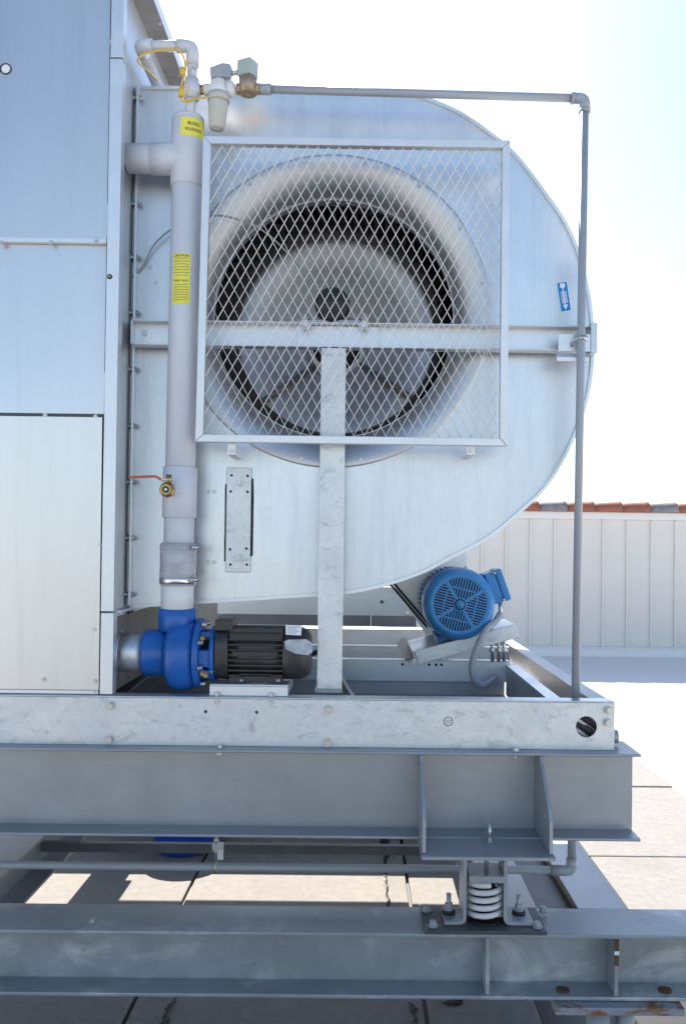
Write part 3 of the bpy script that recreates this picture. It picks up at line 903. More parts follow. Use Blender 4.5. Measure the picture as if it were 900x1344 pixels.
# ================================================================== BLOWER HOUSING
YH = 2.985
blow = thing('blower_housing', 'large round galvanised scroll housing of the centrifugal fan', 'fan housing', (0, 3.2, rz(300, 790, YH)))
AX = P(437, 408, YH)
RO, RI = 0.530, 0.425
raw = [(183, 118), (300, 119), (400, 120.5), (480, 122.5), (520, 124.5), (550, 129.5), (600, 150), (647, 182), (677, 209), (713, 256), (740, 296), (758, 339), (769, 385), (774, 425), (775, 441)]
raw2 = [(775, 441), (774, 480), (768, 520), (758, 553), (740, 595), (715, 636), (690, 662), (645, 700), (610, 720), (586, 732), (558, 747), (526, 759), (490, 769), (450, 776), (379, 781), (300, 786), (255, 789), (169.5, 794)]
top_o = [(p.x, p.z) for p in smooth_line([P(x, y, YH) for x, y in raw], 6)]
bot_o = [(p.x, p.z) for p in smooth_line([P(x, y, YH) for x, y in raw2], 6)]
zsp = P(480, 441, YH).z
XHL = P(176, 441, YH).x
top_o[0] = (XHL, top_o[0][1]); bot_o[-1] = (XHL, bot_o[-1][1])
top_o[-1] = (top_o[-1][0], zsp); bot_o[0] = (bot_o[0][0], zsp)
a0 = math.asin((zsp - AX.z) / (RO - 0.01))
def arc(a, b, n=48):
    return [(AX.x + (RO - 0.01) * math.cos(a + (b - a) * k / n), AX.z + (RO - 0.01) * math.sin(a + (b - a) * k / n)) for k in range(n + 1)]
up_poly = [(XHL, zsp)] + top_o + arc(a0, PI - a0)
dn_poly = bot_o + [(XHL, zsp - 0.0)] + [p for p in arc(PI - a0, 2 * PI + a0)]
bm = nb(); poly_y(bm, up_poly, YH, YH + 0.004)
obj('side_sheet', bm, 'sheet', blow, label='upper half of the round front sheet')
bm = nb(); poly_y(bm, dn_poly, YH, YH + 0.004)
obj('side_sheet', bm, 'sheet', blow, label='lower half of the round front sheet')
# scroll wrap
outl = top_o + bot_o[1:]
bm = nb()
n = len(outl)
inner, outer = [], []
for i, (x, z) in enumerate(outl):
    x0, z0 = outl[max(0, i - 1)]; x1, z1 = outl[min(n - 1, i + 1)]
    t_ = Vector((x1 - x0, z1 - z0)).normalized()
    nr = Vector((-t_.y, t_.x))
    inner.append((x - nr.x * 0.001, z - nr.y * 0.001)); outer.append((x + nr.x * 0.010, z + nr.y * 0.010))
DW = 1.0
ring = []
for i in range(n):
    yf = YH - 0.010
    ring.append([bm.verts.new((inner[i][0], yf, inner[i][1])), bm.verts.new((outer[i][0], yf, outer[i][1])),
                 bm.verts.new((outer[i][0], YH + DW, outer[i][1])), bm.verts.new((inner[i][0], YH + DW, inner[i][1]))])
for i in range(n - 1):
    for k in range(4):
        f = bm.faces.new((ring[i][k], ring[i][(k + 1) % 4], ring[i + 1][(k + 1) % 4], ring[i + 1][k])); f.smooth = True
bm.faces.new(ring[0]); bm.faces.new(ring[-1][::-1])
obj('scroll_wrap', bm, 'trim', blow).modifiers.new('es', 'EDGE_SPLIT').split_angle = R(40)
bm = nb(); poly_y(bm, [(XHL, zsp)] + top_o + bot_o[1:], YH + DW + 0.0005, YH + DW + 0.004)
obj('back_sheet', bm, 'sheet', blow)
# unseen scroll shaped block, added to shade the frame and motor
rear = thing('rear_shade_housing', 'added unseen scroll shaped block behind the round front housing, shading the frame', 'fan housing', (0, 4.7, rz(300, 790, YH)))
bm = nb(); poly_y(bm, [(XHL, zsp)] + top_o + bot_o[1:], 4.46, 4.98)
obj('shade_casing', bm, 'sheet', rear)
# inlet bell
bm = nb()
rt = 0.105
prof = [(YH - 0.0015, RO + 0.008), (YH - 0.004, RO + 0.006), (YH - 0.0045, RI + rt)]
for k in range(1, 15):
    a = k / 14 * PI / 2
    prof.append((YH - 0.0045 + rt - rt * math.cos(a), RI + rt - rt * math.sin(a)))
prof.append((YH + 0.16, RI + 0.004))
lathe(bm, (AX.x, 0, AX.z), (0, 1, 0), prof, 96, cap=False)
obj('inlet_bell', bm, 'bell', blow)
bm = nb()
lathe(bm, (AX.x, 0, AX.z), (0, 1, 0), [(YH + 0.100, RI - 0.004), (YH + 0.100, RI + 0.001), (YH + 0.108, RI + 0.001), (YH + 0.108, RI - 0.004), (YH + 0.100, RI - 0.004)], 96, cap=False)
obj('bell_lip', bm, 'trim', blow)
for k in range(16):
    a = PI / 16 + k * PI / 8
    r_ = RO - 0.012
    bolt(blow, (AX.x + r_ * math.cos(a), YH - 0.004, AX.z + r_ * math.sin(a)), (0, -1, 0), 0.005, 0.004)
# mounting flange with bolts along the cabinet
xf0 = XHL
ZHB = bot_o[-1][1]
boxo('mounting_flange', (XHL - 0.026, XHL - 0.004, YH - 0.006, YH + 0.05, ZHB - 0.02, top_o[0][1]), 'channel', blow, 0.001)
boxo('mounting_gasket', (XHL - 0.0035, XHL + 0.0015, YH - 0.012, YH + 0.05, ZHB - 0.03, top_o[0][1] - 0.005), 'rubber', blow, 0.001)
boxo('flange_angle', (XHL + 0.002, XHL + 0.010, YH - 0.028, YH - 0.0005, ZHB, top_o[0][1]), 'trim', blow, 0.001)
for py in (132, 270, 340, 412, 486, 560, 633, 706, 780):
    z = rz(172, py, YH)
    bm = nb(); cyl(bm, (XHL - 0.022, YH - 0.018, z), (XHL + 0.024, YH - 0.018, z), 0.0045, 10); obj('bolt_shank', bm, 'bolt', blow)
    bolt(blow, (XHL + 0.010, YH - 0.018, z), (1, 0, 0), 0.008, 0.006)
    bolt(blow, (XHL - 0.004, YH - 0.018, z), (-1, 0, 0), 0.008, 0.006)
for py in (315, 400, 505, 520, 600):
    z = rz(165, py, YH)
    bm = nb(); cyl(bm, (XHL - 0.012, YH - 0.0068, z), (XHL - 0.012, YH - 0.0058, z), 0.004, 10); obj('bolt_hole', bm, 'dark', blow)
# screws on the sheet
for px, py in ((274, 645), (281, 645), (273, 738), (281, 738), (204, 371), (197, 350)):
    p = P(px, py, YH)
    bolt(blow, p, (0, -1, 0), 0.0055, 0.004)
# access cover
p0, p1 = P(298.5, 614, YH), P(328.5, 751, YH)
acc = boxo('access_cover', (p0.x, p1.x, YH - 0.014, YH - 0.004, p1.z, p0.z), 'hotdip', blow, 0.002)
bm = nb()
zz = [p1.z + 0.035 + (p0.z - p1.z - 0.09) * k / 16 for k in range(17)]
pl = [(p0.x - random.uniform(0.003, 0.007), z) for z in zz]
pr = [(p1.x + random.uniform(0.004, 0.009), z + 0.02) for z in zz]
poly_y(bm, pl[::-1] + pr, YH - 0.0038, YH - 0.0008)
obj('cover_gasket', bm, 'rubber', acc)
for px, py, r_ in ((314.5, 635, .0075), (313.5, 731, .0075)):
    p = P(px, py, YH - 0.014); bolt(acc, (p.x, YH - 0.014, p.z), (0, -1, 0), r_, 0.012)
for px, py in ((304, 624), (325, 624.5), (303, 645), (325, 645.5), (302, 721), (323.5, 720), (302.5, 741), (324, 741)):
    p = P(px, py, YH - 0.014)
    bm = nb(); cyl(bm, (p.x, YH - 0.0148, p.z), (p.x, YH - 0.0138, p.z), 0.0045, 12); obj('bolt_hole', bm, 'dark', acc)
# rotation arrow sticker
p = P(739.5, 389.5, YH)
stk = thing('arrow_sticker', 'blue and white rotation arrow sticker on the housing near the right pipe', 'sticker', p)
rot = -R(9)
mt = face_mtx(p + Vector((0, -0.001, 0)), rot)
def flat(name, pts, z, material, parent, mtx, th=0.0004):
    bm = nb()
    a = [bm.verts.new(mtx @ Vector((x, y, z))) for x, y in pts]
    b = [bm.verts.new(mtx @ Vector((x, y, z - th))) for x, y in pts]
    n = len(pts)
    for i in range(n):
        bm.faces.new((a[i], a[(i + 1) % n], b[(i + 1) % n], b[i]))
    fs = [bm.faces.new(a), bm.faces.new(b[::-1])]
    bmesh.ops.triangulate(bm, faces=fs, ngon_method='EAR_CLIP')
    return obj(name, bm, material, parent)
w_, h_ = 0.0195, 0.0525
flat('backing', [(-w_, -h_), (w_, -h_), (w_, h_), (-w_, h_)], 0.0006, 'sticker_white', stk, mt)
flat('blue_field', [(-w_ + .003, -h_ + .003), (w_ - .003, -h_ + .003), (w_ - .003, h_ - .003), (-w_ + .003, h_ - .003)], 0.0011, 'sticker_blue', stk, mt)
flat('arrow_shaft', [(-.002, -.0275), (.002, -.0275), (.002, .0295), (-.002, .0295)], 0.0016, 'sticker_white', stk, mt)
flat('arrow_head', [(-.0085, -.028), (0, -.046), (.0085, -.028)], 0.0016, 'sticker_white', stk, mt)
flat('arrow_tail', [(-.0085, .033), (-.004, .030), (.004, .030), (.0085, .033), (.0085, .046), (-.0085, .046)], 0.0016, 'sticker_white', stk, mt)
for s in (-1, 1):
    flat('text_bar', [(s * .0065 - .003, -.022), (s * .0065 + .003, -.022), (s * .0065 + .003, .018), (s * .0065 - .003, .018)], 0.0016, 'sticker_white', stk, mt)
    flat('text_bar_line', [(s * .0065 - .001, -.020), (s * .0065 + .001, -.020), (s * .0065 + .001, .016), (s * .0065 - .001, .016)], 0.0020, 'sticker_blue', stk, mt)

# ================================================================== FAN WHEEL
YP = 3.36
fan = thing('impeller', 'dark bladed centrifugal fan wheel deep inside the round inlet', 'fan wheel', (AX.x, YP, AX.z))
bm = nb()
lathe(bm, (AX.x, 0, AX.z), (0, 1, 0), [(YP + 0.19, 0.085), (YP + 0.175, 0.13), (YP + 0.14, 0.20), (YP + 0.085, 0.29), (YP - 0.01, 0.44), (YP + 0.004, 0.445), (YP + 0.22, 0.085)], 72, cap=False)
obj('centre_plate', bm, 'wheel', fan)
bm = nb(); lathe(bm, (AX.x, 0, AX.z), (0, 1, 0), [(YP + .155, 0.108), (YP + 0.154, 0.108), (YP + .154, .03)], 40, cap=False); obj('hub_recess', bm, 'dark', fan)
bm = nb(); lathe(bm, (AX.x, 0, AX.z), (0, 1, 0), [(YP + .15, 0.098), (YP + .15, 0.125), (YP + .17, 0.13), (YP + .21, 0.135), (YP + .21, 0.098), (YP + .15, 0.098)], 48, cap=False); obj('hub', bm, 'wheel', fan)
bm = nb(); cyl(bm, (AX.x, 2.905, AX.z), (AX.x, YP + 0.25, AX.z), 0.028, 24); obj('shaft', bm, 'plate_dark', fan)
bmesh_blade = None
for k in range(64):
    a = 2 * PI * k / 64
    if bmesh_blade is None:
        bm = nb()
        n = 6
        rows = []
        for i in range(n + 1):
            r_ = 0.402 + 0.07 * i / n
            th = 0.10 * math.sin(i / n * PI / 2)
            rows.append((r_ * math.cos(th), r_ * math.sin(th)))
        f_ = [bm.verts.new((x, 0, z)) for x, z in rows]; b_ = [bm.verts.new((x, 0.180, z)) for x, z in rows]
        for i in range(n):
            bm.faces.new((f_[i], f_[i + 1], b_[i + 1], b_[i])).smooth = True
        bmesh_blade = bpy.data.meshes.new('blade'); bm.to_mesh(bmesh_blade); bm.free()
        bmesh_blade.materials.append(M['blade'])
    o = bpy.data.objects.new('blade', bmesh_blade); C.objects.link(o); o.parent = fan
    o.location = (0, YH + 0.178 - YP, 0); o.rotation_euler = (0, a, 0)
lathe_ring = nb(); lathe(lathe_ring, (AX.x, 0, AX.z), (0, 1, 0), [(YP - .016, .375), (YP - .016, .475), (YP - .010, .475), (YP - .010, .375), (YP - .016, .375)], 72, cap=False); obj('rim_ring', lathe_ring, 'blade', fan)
for a in (R(-38), R(222)):
    bm = nb(); cyl(bm, (AX.x + .1 * math.cos(a), YP + 0.17, AX.z + .1 * math.sin(a)), (AX.x + .40 * math.cos(a), YP - 0.005, AX.z + .40 * math.sin(a)), 0.011, 10)
    obj('tie_rod', bm, 'grime', fan)

# ================================================================== BEARING CROSSBAR AND POST
YX = 2.925
bar = thing('bearing_crossbar', 'level galvanised channel across the fan inlet carrying the bearing', 'crossbar', P(470, 442, YX))
xb0, xb1 = rx(174, 440, YX), rx(777, 440, YX)
zb0, zb1 = rz(470, 458, YX), rz(470, 425.5, YX)
boxo('web', (xb0, xb1, YX + 0.02, YX + 0.026, zb0, zb1), 'trim', bar, 0.001)
boxo('flange', (xb0, xb1, YX - 0.022, YX + 0.0195, zb1 - 0.004, zb1), 'trim', bar, 0.001)
boxo('flange', (xb0, xb1, YX - 0.022, YX + 0.0195, zb0, zb0 + 0.004), 'trim', bar, 0.001)
boxo('end_plate', (xb0 - 0.0005, xb0 + 0.005, YX - 0.022, YX + 0.0195, zb0 + 0.0045, zb1 - 0.0045), 'trim', bar, 0.0005)
p = P(188, 436, YX); bolt(bar, (p.x, YX + 0.02, p.z), (0, -1, 0), 0.008, 0.005)
boxo('stiffening_plate', (rx(390, 440, YX), rx(497, 440, YX), YX + 0.010, YX + 0.012, zb0 + 0.005, zb1 - 0.005), 'trim', bar, 0.0005)
boxo('stiffening_plate', (rx(448, 440, YX), rx(496, 440, YX), YX + 0.006, YX + 0.0095, zb0 + 0.006, zb1 - 0.008), 'trim', bar, 0.0005)
boxo('end_cap', (rx(771, 440, YX), xb1 + 0.006, YX - 0.04, YX + 0.03, zb0 - 0.01, zb1 + 0.006), 'channel', bar, 0.001)
br = thing('pipe_bracket', 'bright folded metal bracket holding the tall pipe at the crossbar end', 'bracket', P(750, 457, 2.87))
boxo('face_plate', (rx(733, 450, 2.87), rx(775, 450, 2.87), 2.878, 2.882, rz(750, 461, 2.88), rz(750, 438.5, 2.88)), 'guard', br, 0.0008)
bm = nb()
z0, z1 = rz(745, 474, 2.86), rz(745, 461.5, 2.86)
xa, xb_ = rx(730, 470, 2.86), rx(772, 470, 2.86)
poly_x(bm, [(2.878, z1), (2.882, z1), (2.862, z0 + 0.012), (2.862, z0), (2.858, z0), (2.858, z0 + 0.013)], xa, xb_)
obj('lower_fold', bm, 'guard', br, 0.0005)

pst = thing('support_post', 'upright galvanised post in front of the fan housing below the crossbar', 'post', P(432, 915, 2.885))
YPs = 2.885
xa = (rx(421, 470, YPs) + rx(416.5, 890, YPs)) / 2; xb_ = (rx(453.5, 470, YPs) + rx(449, 890, YPs)) / 2
zt1, zt0 = rz(437, 457, YPs), rz(432, 906, YPs)
boxo('face', (xa, xb_, YPs - 0.004, YPs, zt0, zt1), 'hotdip', pst, 0.001)
boxo('side', (xa, xa + 0.004, YPs + 0.0002, YPs + 0.034, zt0, zt1), 'trim', pst, 0.0005)
boxo('side', (xb_ - 0.004, xb_, YPs + 0.0002, YPs + 0.034, zt0, zt1), 'trim', pst, 0.0005)
boxo('foot', (xa - 0.006, xb_ + 0.002, YPs - 0.02, YPs + 0.04, CZT + 0.006, zt0 + 0.006), 'beam', pst, 0.001)
for px, py in ((436, 616.5), (433.5, 745)):
    p = P(px, py, YPs); bolt(pst, (p.x, YPs - 0.004, p.z), (0, -1, 0), 0.0075, 0.006)
p = P(432, 905, YPs); bolt(pst, (p.x, YPs - 0.004, zt0 + 0.012), (0, -1, 0), 0.006, 0.005)

pb = thing('pillow_block', 'black pillow block bearing on top of the crossbar at the fan centre', 'bearing', (AX.x, 2.9, AX.z))
bm = nb(); lathe(bm, (AX.x, 2.885, AX.z), (0, 1, 0), [(0, 0.0001), (0, .03), (.004, .032), (.004, .046), (.02, .058), (.075, .058), (.09, .04), (.09, .0001)], 40); obj('housing', bm, 'rubber', pb)
boxo('foot', (AX.x - 0.115, AX.x + 0.115, 2.905, 2.965, zb1 + 0.001, zb1 + 0.010), 'wheel', pb, 0.004)
for px, py in ((401, 433), (477, 433)):
    p = P(px, py, 2.89)
    bolt(pb, (p.x, 2.905, zb1 + 0.010), (0, 0, 1), 0.011, 0.014)
    bm = nb(); cyl(bm, (p.x, 2.90 - 0.0, zb1 - 0.02), (p.x, 2.90 - 0.0, zb1 + 0.03), 0.007, 10); obj('stud', bm, 'bolt', pb)
    bolt(pb, (p.x, 2.898, zb1 - 0.012), (0, -1, 0), 0.011, 0.012)

# ================================================================== INLET GUARD
YG = 2.83
gd = thing('inlet_guard', 'square expanded metal mesh guard in a light frame over the fan inlet', 'mesh guard', P(462, 580, YG))
TL, TR, BR_, BL = P(268, 181, YG), P(668, 187, YG), P(664.5, 586, YG), P(257.5, 580.5, YG)
fw = 0.0245
def lerp(a, b, t): return a + (b - a) * t
gc = (TL + TR + BR_ + BL) / 4
def inset(p, q, r_, d):
    return p + ((q - p).normalized() + (r_ - p).normalized()) * d
iTL, iTR, iBR, iBL = inset(TL, TR, BL, fw), inset(TR, TL, BR_, fw), inset(BR_, BL, TR, fw), inset(BL, TL, BR_, fw)
for a, b, c, d in ((TL, TR, iTR, iTL), (TR, BR_, iBR, iTR), (BR_, BL, iBL, iBR), (BL, TL, iTL, iBL)):
    bm = nb()
    g_ = 0.0006
    cc = (a + b + c + d) / 4
    q = [cc + (v - cc) * 0.999 for v in (a, b, c, d)]
    poly_y(bm, [(v.x, v.z) for v in q], YG - 0.016, YG + 0.012)
    obj('frame_rail', bm, 'guard', gd, 0.0015)
bm = nb()
u_ = (iTR - iTL); v_ = (iBL - iTL)
wG, hG = u_.length, v_.length
u_.normalize(); v_.normalize()
cw, ch = 0.0345, 0.0625
def strand(a, b, t=0.0009, d=0.0020):
    dr = (b - a); L_ = dr.length
    if L_ < 0.004: return
    dr.normalize()
    nrm = Vector((dr.z, 0, -dr.x))
    s0 = nrm * t; yv = Vector((0, d, 0))
    tw = Vector((0, 0.0008, 0))
    vs = [bm.verts.new(p_) for p_ in (a - s0 - tw, a + s0 + tw, a + s0 + yv + tw, a - s0 + yv - tw, b - s0 - tw, b + s0 + tw, b + s0 + yv + tw, b - s0 + yv - tw)]
    for f in ((0, 1, 5, 4), (1, 2, 6, 5), (2, 3, 7, 6), (3, 0, 4, 7)):
        bm.faces.new([vs[i] for i in f])
nx, ny = int(wG / cw) + 2, int(hG / ch) + 2
def clip(ax, az, bx, bz):
    t0, t1 = 0.0, 1.0
    dx, dz = bx - ax, bz - az
    for p_, q_ in ((-dx, ax + 0.001), (dx, wG + 0.001 - ax), (-dz, az + 0.001), (dz, hG + 0.001 - az)):
        if p_ == 0:
            if q_ < 0: return None
        else:
            r_ = q_ / p_
            if p_ < 0: t0 = max(t0, r_)
            else: t1 = min(t1, r_)
    return None if t0 >= t1 else (ax + dx * t0, az + dz * t0, ax + dx * t1, az + dz * t1)
for i in range(-1, nx + 1):
    for j in range(-1, ny + 1):
        cx, cz = i * cw, j * ch
        for (ax, az, bx, bz) in ((cx, cz, cx + cw / 2, cz + ch / 2), (cx + cw / 2, cz + ch / 2, cx + cw, cz), (cx, cz + ch, cx + cw / 2, cz + ch / 2), (cx + cw / 2, cz + ch / 2, cx + cw, cz + ch)):
            c_ = clip(ax, az, bx, bz)
            if c_:
                strand(iTL + u_ * c_[0] + v_ * c_[1], iTL + u_ * c_[2] + v_ * c_[3])
o = obj('expanded_mesh', bm, 'mesh', gd)
for px in (303, 618):
    p = P(px, 590, YG)
    boxo('mounting_tab', (p.x - 0.013, p.x + 0.013, YG + 0.013, YG + 0.016, p.z - 0.016, p.z + 0.02), 'guard', gd, 0.001)
    bolt(gd, (p.x, YG + 0.013, p.z - 0.003), (0, -1, 0), 0.006, 0.004)
    boxo('tab_arm', (p.x - 0.012, p.x + 0.012, YG + 0.0165, YH - 0.0062, p.z - 0.016, p.z - 0.013), 'guard', gd, 0.0005)
# thin black grease line running from the cabinet into the inlet
gl = [P(158, 372, 2.97), P(185, 352, 2.975), P(205, 318, 2.96), P(240, 292, 2.955), P(280, 283, 2.92), P(312, 288, 2.90), P(345, 303, 2.94), P(380, 335, 2.98), P(420, 385, 2.93)]
bm = nb(); sweep(bm, smooth_line(gl, 8), 0.0032, 8)
tag(obj('grease_line', bm, 'beam'), 'thin dark hose looping from the cabinet behind the riser into the fan inlet', 'hose')

# ================================================================== RISER PIPE
YR = 2.885
def rc(py):                                  # riser axis, world vertical
    return P(243.0 + (py - 300) * (-0.0262), py, YR)
xR = (rc(300).x + rc(700).x) / 2
def zr(py): return P(236, py, YR).z
ris = thing('riser_pipe', 'thick light grey plastic water pipe rising from the blue pump', 'pipe', (xR, YR, zr(797)))
xbot = P(233, 780, YR).x; xtop = P(247, 170, YR).x
def ax_at(py):
    t = (zr(py) - zr(780)) / (zr(170) - zr(780))
    return Vector((xbot + (xtop - xbot) * t, YR, zr(py)))
def rpipe(name, pa, pb, r, m_, seg=36, **k):
    bm = nb()
    a, b = ax_at(pa), ax_at(pb)
    L_ = (b - a)
    e = min(0.004, L_.length * 0.2)
    lathe(bm, a, L_, [(0, r - 0.003), (0.0025, r), (L_.length - e, r), (L_.length, r - 0.003)], seg)
    return obj(name, bm, m_, ris, **k)
rpipe('pipe', 616, 236, 0.0490, 'pvc')
rpipe('tee_body', 246, 158, 0.0535, 'pvc')
bm = nb(); a, b = ax_at(160), ax_at(153)
lathe(bm, a, b - a, [(0, .0535), (.010, .052), (.018, .044), (.022, .0001)], 36); obj('top_cap', bm, 'pvc', ris)
pt = ax_at(209)
ptl = P(150, 209, YR)
bm = nb(); cyl(bm, (XC - 0.008, YR, pt.z), (pt.x, YR, pt.z), 0.0475, 36); obj('branch_pipe', bm, 'pvc', ris)
bm = nb(); cyl(bm, (P(200, 209, YR).x, YR, pt.z), (pt.x, YR, pt.z), 0.0515, 36); obj('branch_socket', bm, 'pvc', ris)
rpipe('coupling', 680, 613, 0.0555, 'pvc')
rpipe('pipe', 715, 678, 0.0490, 'pvc')
rpipe('flexible_sleeve', 768, 713, 0.0590, 'flex', label='scuffed translucent rubber sleeve')
rpipe('hose_clamp', 766, 757, 0.0605, 'stainless')
rpipe('hose_clamp', 722, 715, 0.0603, 'flex')
for py in (761, 719):
    a = ax_at(py)
    bm = nb(); cyl(bm, a + Vector((.050, -.045, 0)), a + Vector((.072, -.030, 0.004)), 0.0075, 10); obj('clamp_screw', bm, 'bolt', ris)
rpipe('pipe', 799, 766, 0.0530, 'pvc_white', label='white plastic pipe stub above the pump')
# labels wrapped on the pipe
def wrap_label(name, px0, px1, py0, py1, r, material, text, th=0.0006, parent=None):
    """curved label patch between photo columns, returns mapping function"""
    a = ax_at((py0 + py1) / 2)
    s = F / (YR - r)
    u0 = (rx(px0, (py0 + py1) / 2, YR - r) - a.x) / r; u1 = (rx(px1, (py0 + py1) / 2, YR - r) - a.x) / r
    u0, u1 = max(-0.98, u0), min(0.98, u1)
    t0, t1 = math.asin(u0), math.asin(u1)
    z0, z1 = zr(py1), zr(py0)
    def at(u, v, dr=0.0):                     # u,v in 0..1
        t = t0 + (t1 - t0) * u
        z = z0 + (z1 - z0) * v
        ax = ax_at(py1 + (py0 - py1) * v)
        return Vector((ax.x + (r + dr) * math.sin(t), YR - (r + dr) * math.cos(t), z))
    bm = nb()
    n = 10
    fr = [[bm.verts.new(at(i / n, j, th)) for i in range(n + 1)] for j in (0, 1)]
    bk_ = [[bm.verts.new(at(i / n, j, -0.0005)) for i in range(n + 1)] for j in (0, 1)]
    for i in range(n):
        bm.faces.new((fr[0][i], fr[0][i + 1], fr[1][i + 1], fr[1][i])).smooth = True
    per = [fr[0][i] for i in range(n + 1)]
    o = obj(name, bm, material, parent)
    return at, (t1 - t0) * r, z1 - z0
def wrap_text(at, wl, hl, body, cy, size, material, parent, name='lettering', sx=1.0, dr=0.0010):
    cu = bpy.data.curves.new('t', 'FONT'); cu.body = body; cu.size = size; cu.offset = size * 0.014; cu.align_x = 'CENTER'; cu.align_y = 'CENTER'
    to = bpy.data.objects.new('t', cu)
    me = bpy.data.meshes.new_from_object(to)
    bpy.data.objects.remove(to); bpy.data.curves.remove(cu)
    off = BASE[parent]
    for v in me.vertices:
        v.co = at(0.5 + v.co.x * sx / wl, cy + v.co.y / hl, dr) - off
    me.materials.clear(); me.materials.append(M[material])
    o = bpy.data.objects.new(name, me); C.objects.link(o); o.parent = parent; BASE[o] = off
    return o
lb1 = thing('bleed_label', 'small yellow label reading BLEED SOLENOID near the top of the riser pipe', 'label', ax_at(175))
at, wl, hl = wrap_label('label_sheet', 237, 266, 163, 187, 0.0537, 'yellow', '', parent=lb1)
wrap_text(at, wl, hl, 'BLEED', 0.67, 0.0150, 'ink', lb1)
wrap_text(at, wl, hl, 'SOLENOID', 0.35, 0.0138, 'ink', lb1, sx=0.86)
lb2 = thing('caution_label', 'tall yellow CAUTION label with small print halfway up the riser pipe', 'label', ax_at(370))
at, wl, hl = wrap_label('label_sheet', 226, 249, 338, 404, 0.0492, 'yellow', '', parent=lb2)
wrap_text(at, wl, hl, 'CAUTION', 0.945, 0.0110, 'ink', lb2)
wrap_text(at, wl, hl, 'BLEED VALVE', 0.455, 0.0085, 'ink', lb2, sx=0.9)
for k, (wd) in enumerate((.7, .82, .8, .86, .8, .84, .6)):
    v = 0.885 - k * 0.055
    bm = nb(); vs = [bm.verts.new(at(0.5 - wd / 2 + wd * i / 6, v + j, 0.0010)) for j in (0, 0.012) for i in range(7)]
    for i in range(6): bm.faces.new((vs[i], vs[i + 1], vs[8 + i], vs[7 + i]))
    obj('print_line', bm, 'ink_soft', lb2)
for k, (wd) in enumerate((.7, .8, .84, .8, .86, .78, .8)):
    v = 0.375 - k * 0.05
    bm = nb(); vs = [bm.verts.new(at(0.5 - wd / 2 + wd * i / 6, v + j, 0.0010)) for j in (0, 0.012) for i in range(7)]
    for i in range(6): bm.faces.new((vs[i], vs[i + 1], vs[8 + i], vs[7 + i]))
    obj('print_line', bm, 'ink_soft', lb2)

# brass ball valve with red lever
bv = thing('ball_valve', 'small brass ball valve with a red lever sticking out of the riser pipe', 'valve', P(220, 642, 2.80))
c = P(220, 643, 2.80)
ca = ax_at(646)
bm = nb(); cyl(bm, ca + Vector((-0.012, -0.03, 0)), (c.x + .004, 2.815, c.z), 0.019, 24); obj('boss', bm, 'pvc', bv)
bm = nb(); lathe(bm, (c.x, 2.775, c.z), (0, 1, 0), [(0, .009), (0, .019), (.012, .02), (.016, .025), (.03, .025), (.045, .02)], 8, smooth=False); obj('body', bm, 'brass', bv, 0.001)
bm = nb(); lathe(bm, (c.x, 2.774, c.z), (0, 1, 0), [(0, .0105), (.0005, .0105)], 20); obj('bore', bm, 'dark', bv)
bm = nb(); lathe(bm, (c.x, 2.7735, c.z), (0, 1, 0), [(0, .0048), (.0006, .0048)], 14); obj('ball', bm, 'bolt', bv)
bm = nb(); cyl(bm, (c.x + .006, 2.79, c.z + 0.018), (c.x + .006, 2.79, c.z + 0.048), 0.009, 12); obj('stem', bm, 'brass', bv)
l0, l1, l2, l3 = P(225, 629, 2.79), P(212, 630, 2.785), P(205, 625, 2.78), P(171, 626.5, 2.77)
bm = nb(); sweep(bm, [l0, l1], 0.004, rect=(0.014, 0.004)); obj('lever_root', bm, 'bolt', bv, 0.0005)
bm = nb(); sweep(bm, bend([l1, l2, l3], 0.012), 0.004, rect=(0.016, 0.007)); obj('lever', bm, 'red', bv, 0.002)

# ================================================================== BLEED PIPEWORK ON TOP
bl = thing('bleed_pipe', 'thin grey plastic pipe over the housing with a tall drop at right', 'pipe', P(755, 918, 2.84))
YBP = 2.855
zc = P(270, 118, YBP).z
a, b = P(350, 117.0, YBP), P(752, 129.0, YBP)
bm = nb(); cyl(bm, a, b, 0.0133, 20); obj('level_pipe', bm, 'pvc_dark', bl)
c1 = P(767, 129.5, YBP); c2 = P(754.5, 922, YBP)
dn = (c2 - c1).normalized(); hd = (a - b).normalized()
bm = nb(); sweep(bm, bend([c1 + hd * 0.042, c1, c1 + dn * 0.042], 0.024), 0.0175, 20); obj('elbow', bm, 'pvc_dark', bl)
for q, d in ((c1 + hd * 0.036, hd), (c1 + dn * 0.036, dn)):
    bm = nb(); cyl(bm, q, q + d * 0.010, 0.0190, 20); obj('socket_rim', bm, 'pvc_dark', bl)
bm = nb(); cyl(bm, c1 + dn * 0.03, c2, 0.0133, 20); obj('drop_pipe', bm, 'pvc_dark', bl)
q = P(764, 443, YBP)
bm = nb(); cyl(bm, q - dn * 0.004, q + dn * 0.010, 0.0165, 20); obj('pipe_clip', bm, 'bolt', bl)
bm = nb(); sweep(bm, [q + Vector((-.016, -.004, 0)), q + Vector((-.03, .01, -.012)), q + Vector((-.03, .02, -.025))], 0.004, 8); obj('clip_tail', bm, 'bolt', bl)
q0, q1 = P(341, 116.8, YBP), P(356, 117.3, YBP)
bm = nb(); cyl(bm, q0, q1, 0.0178, 20); obj('union', bm, 'pvc_dark', bl)

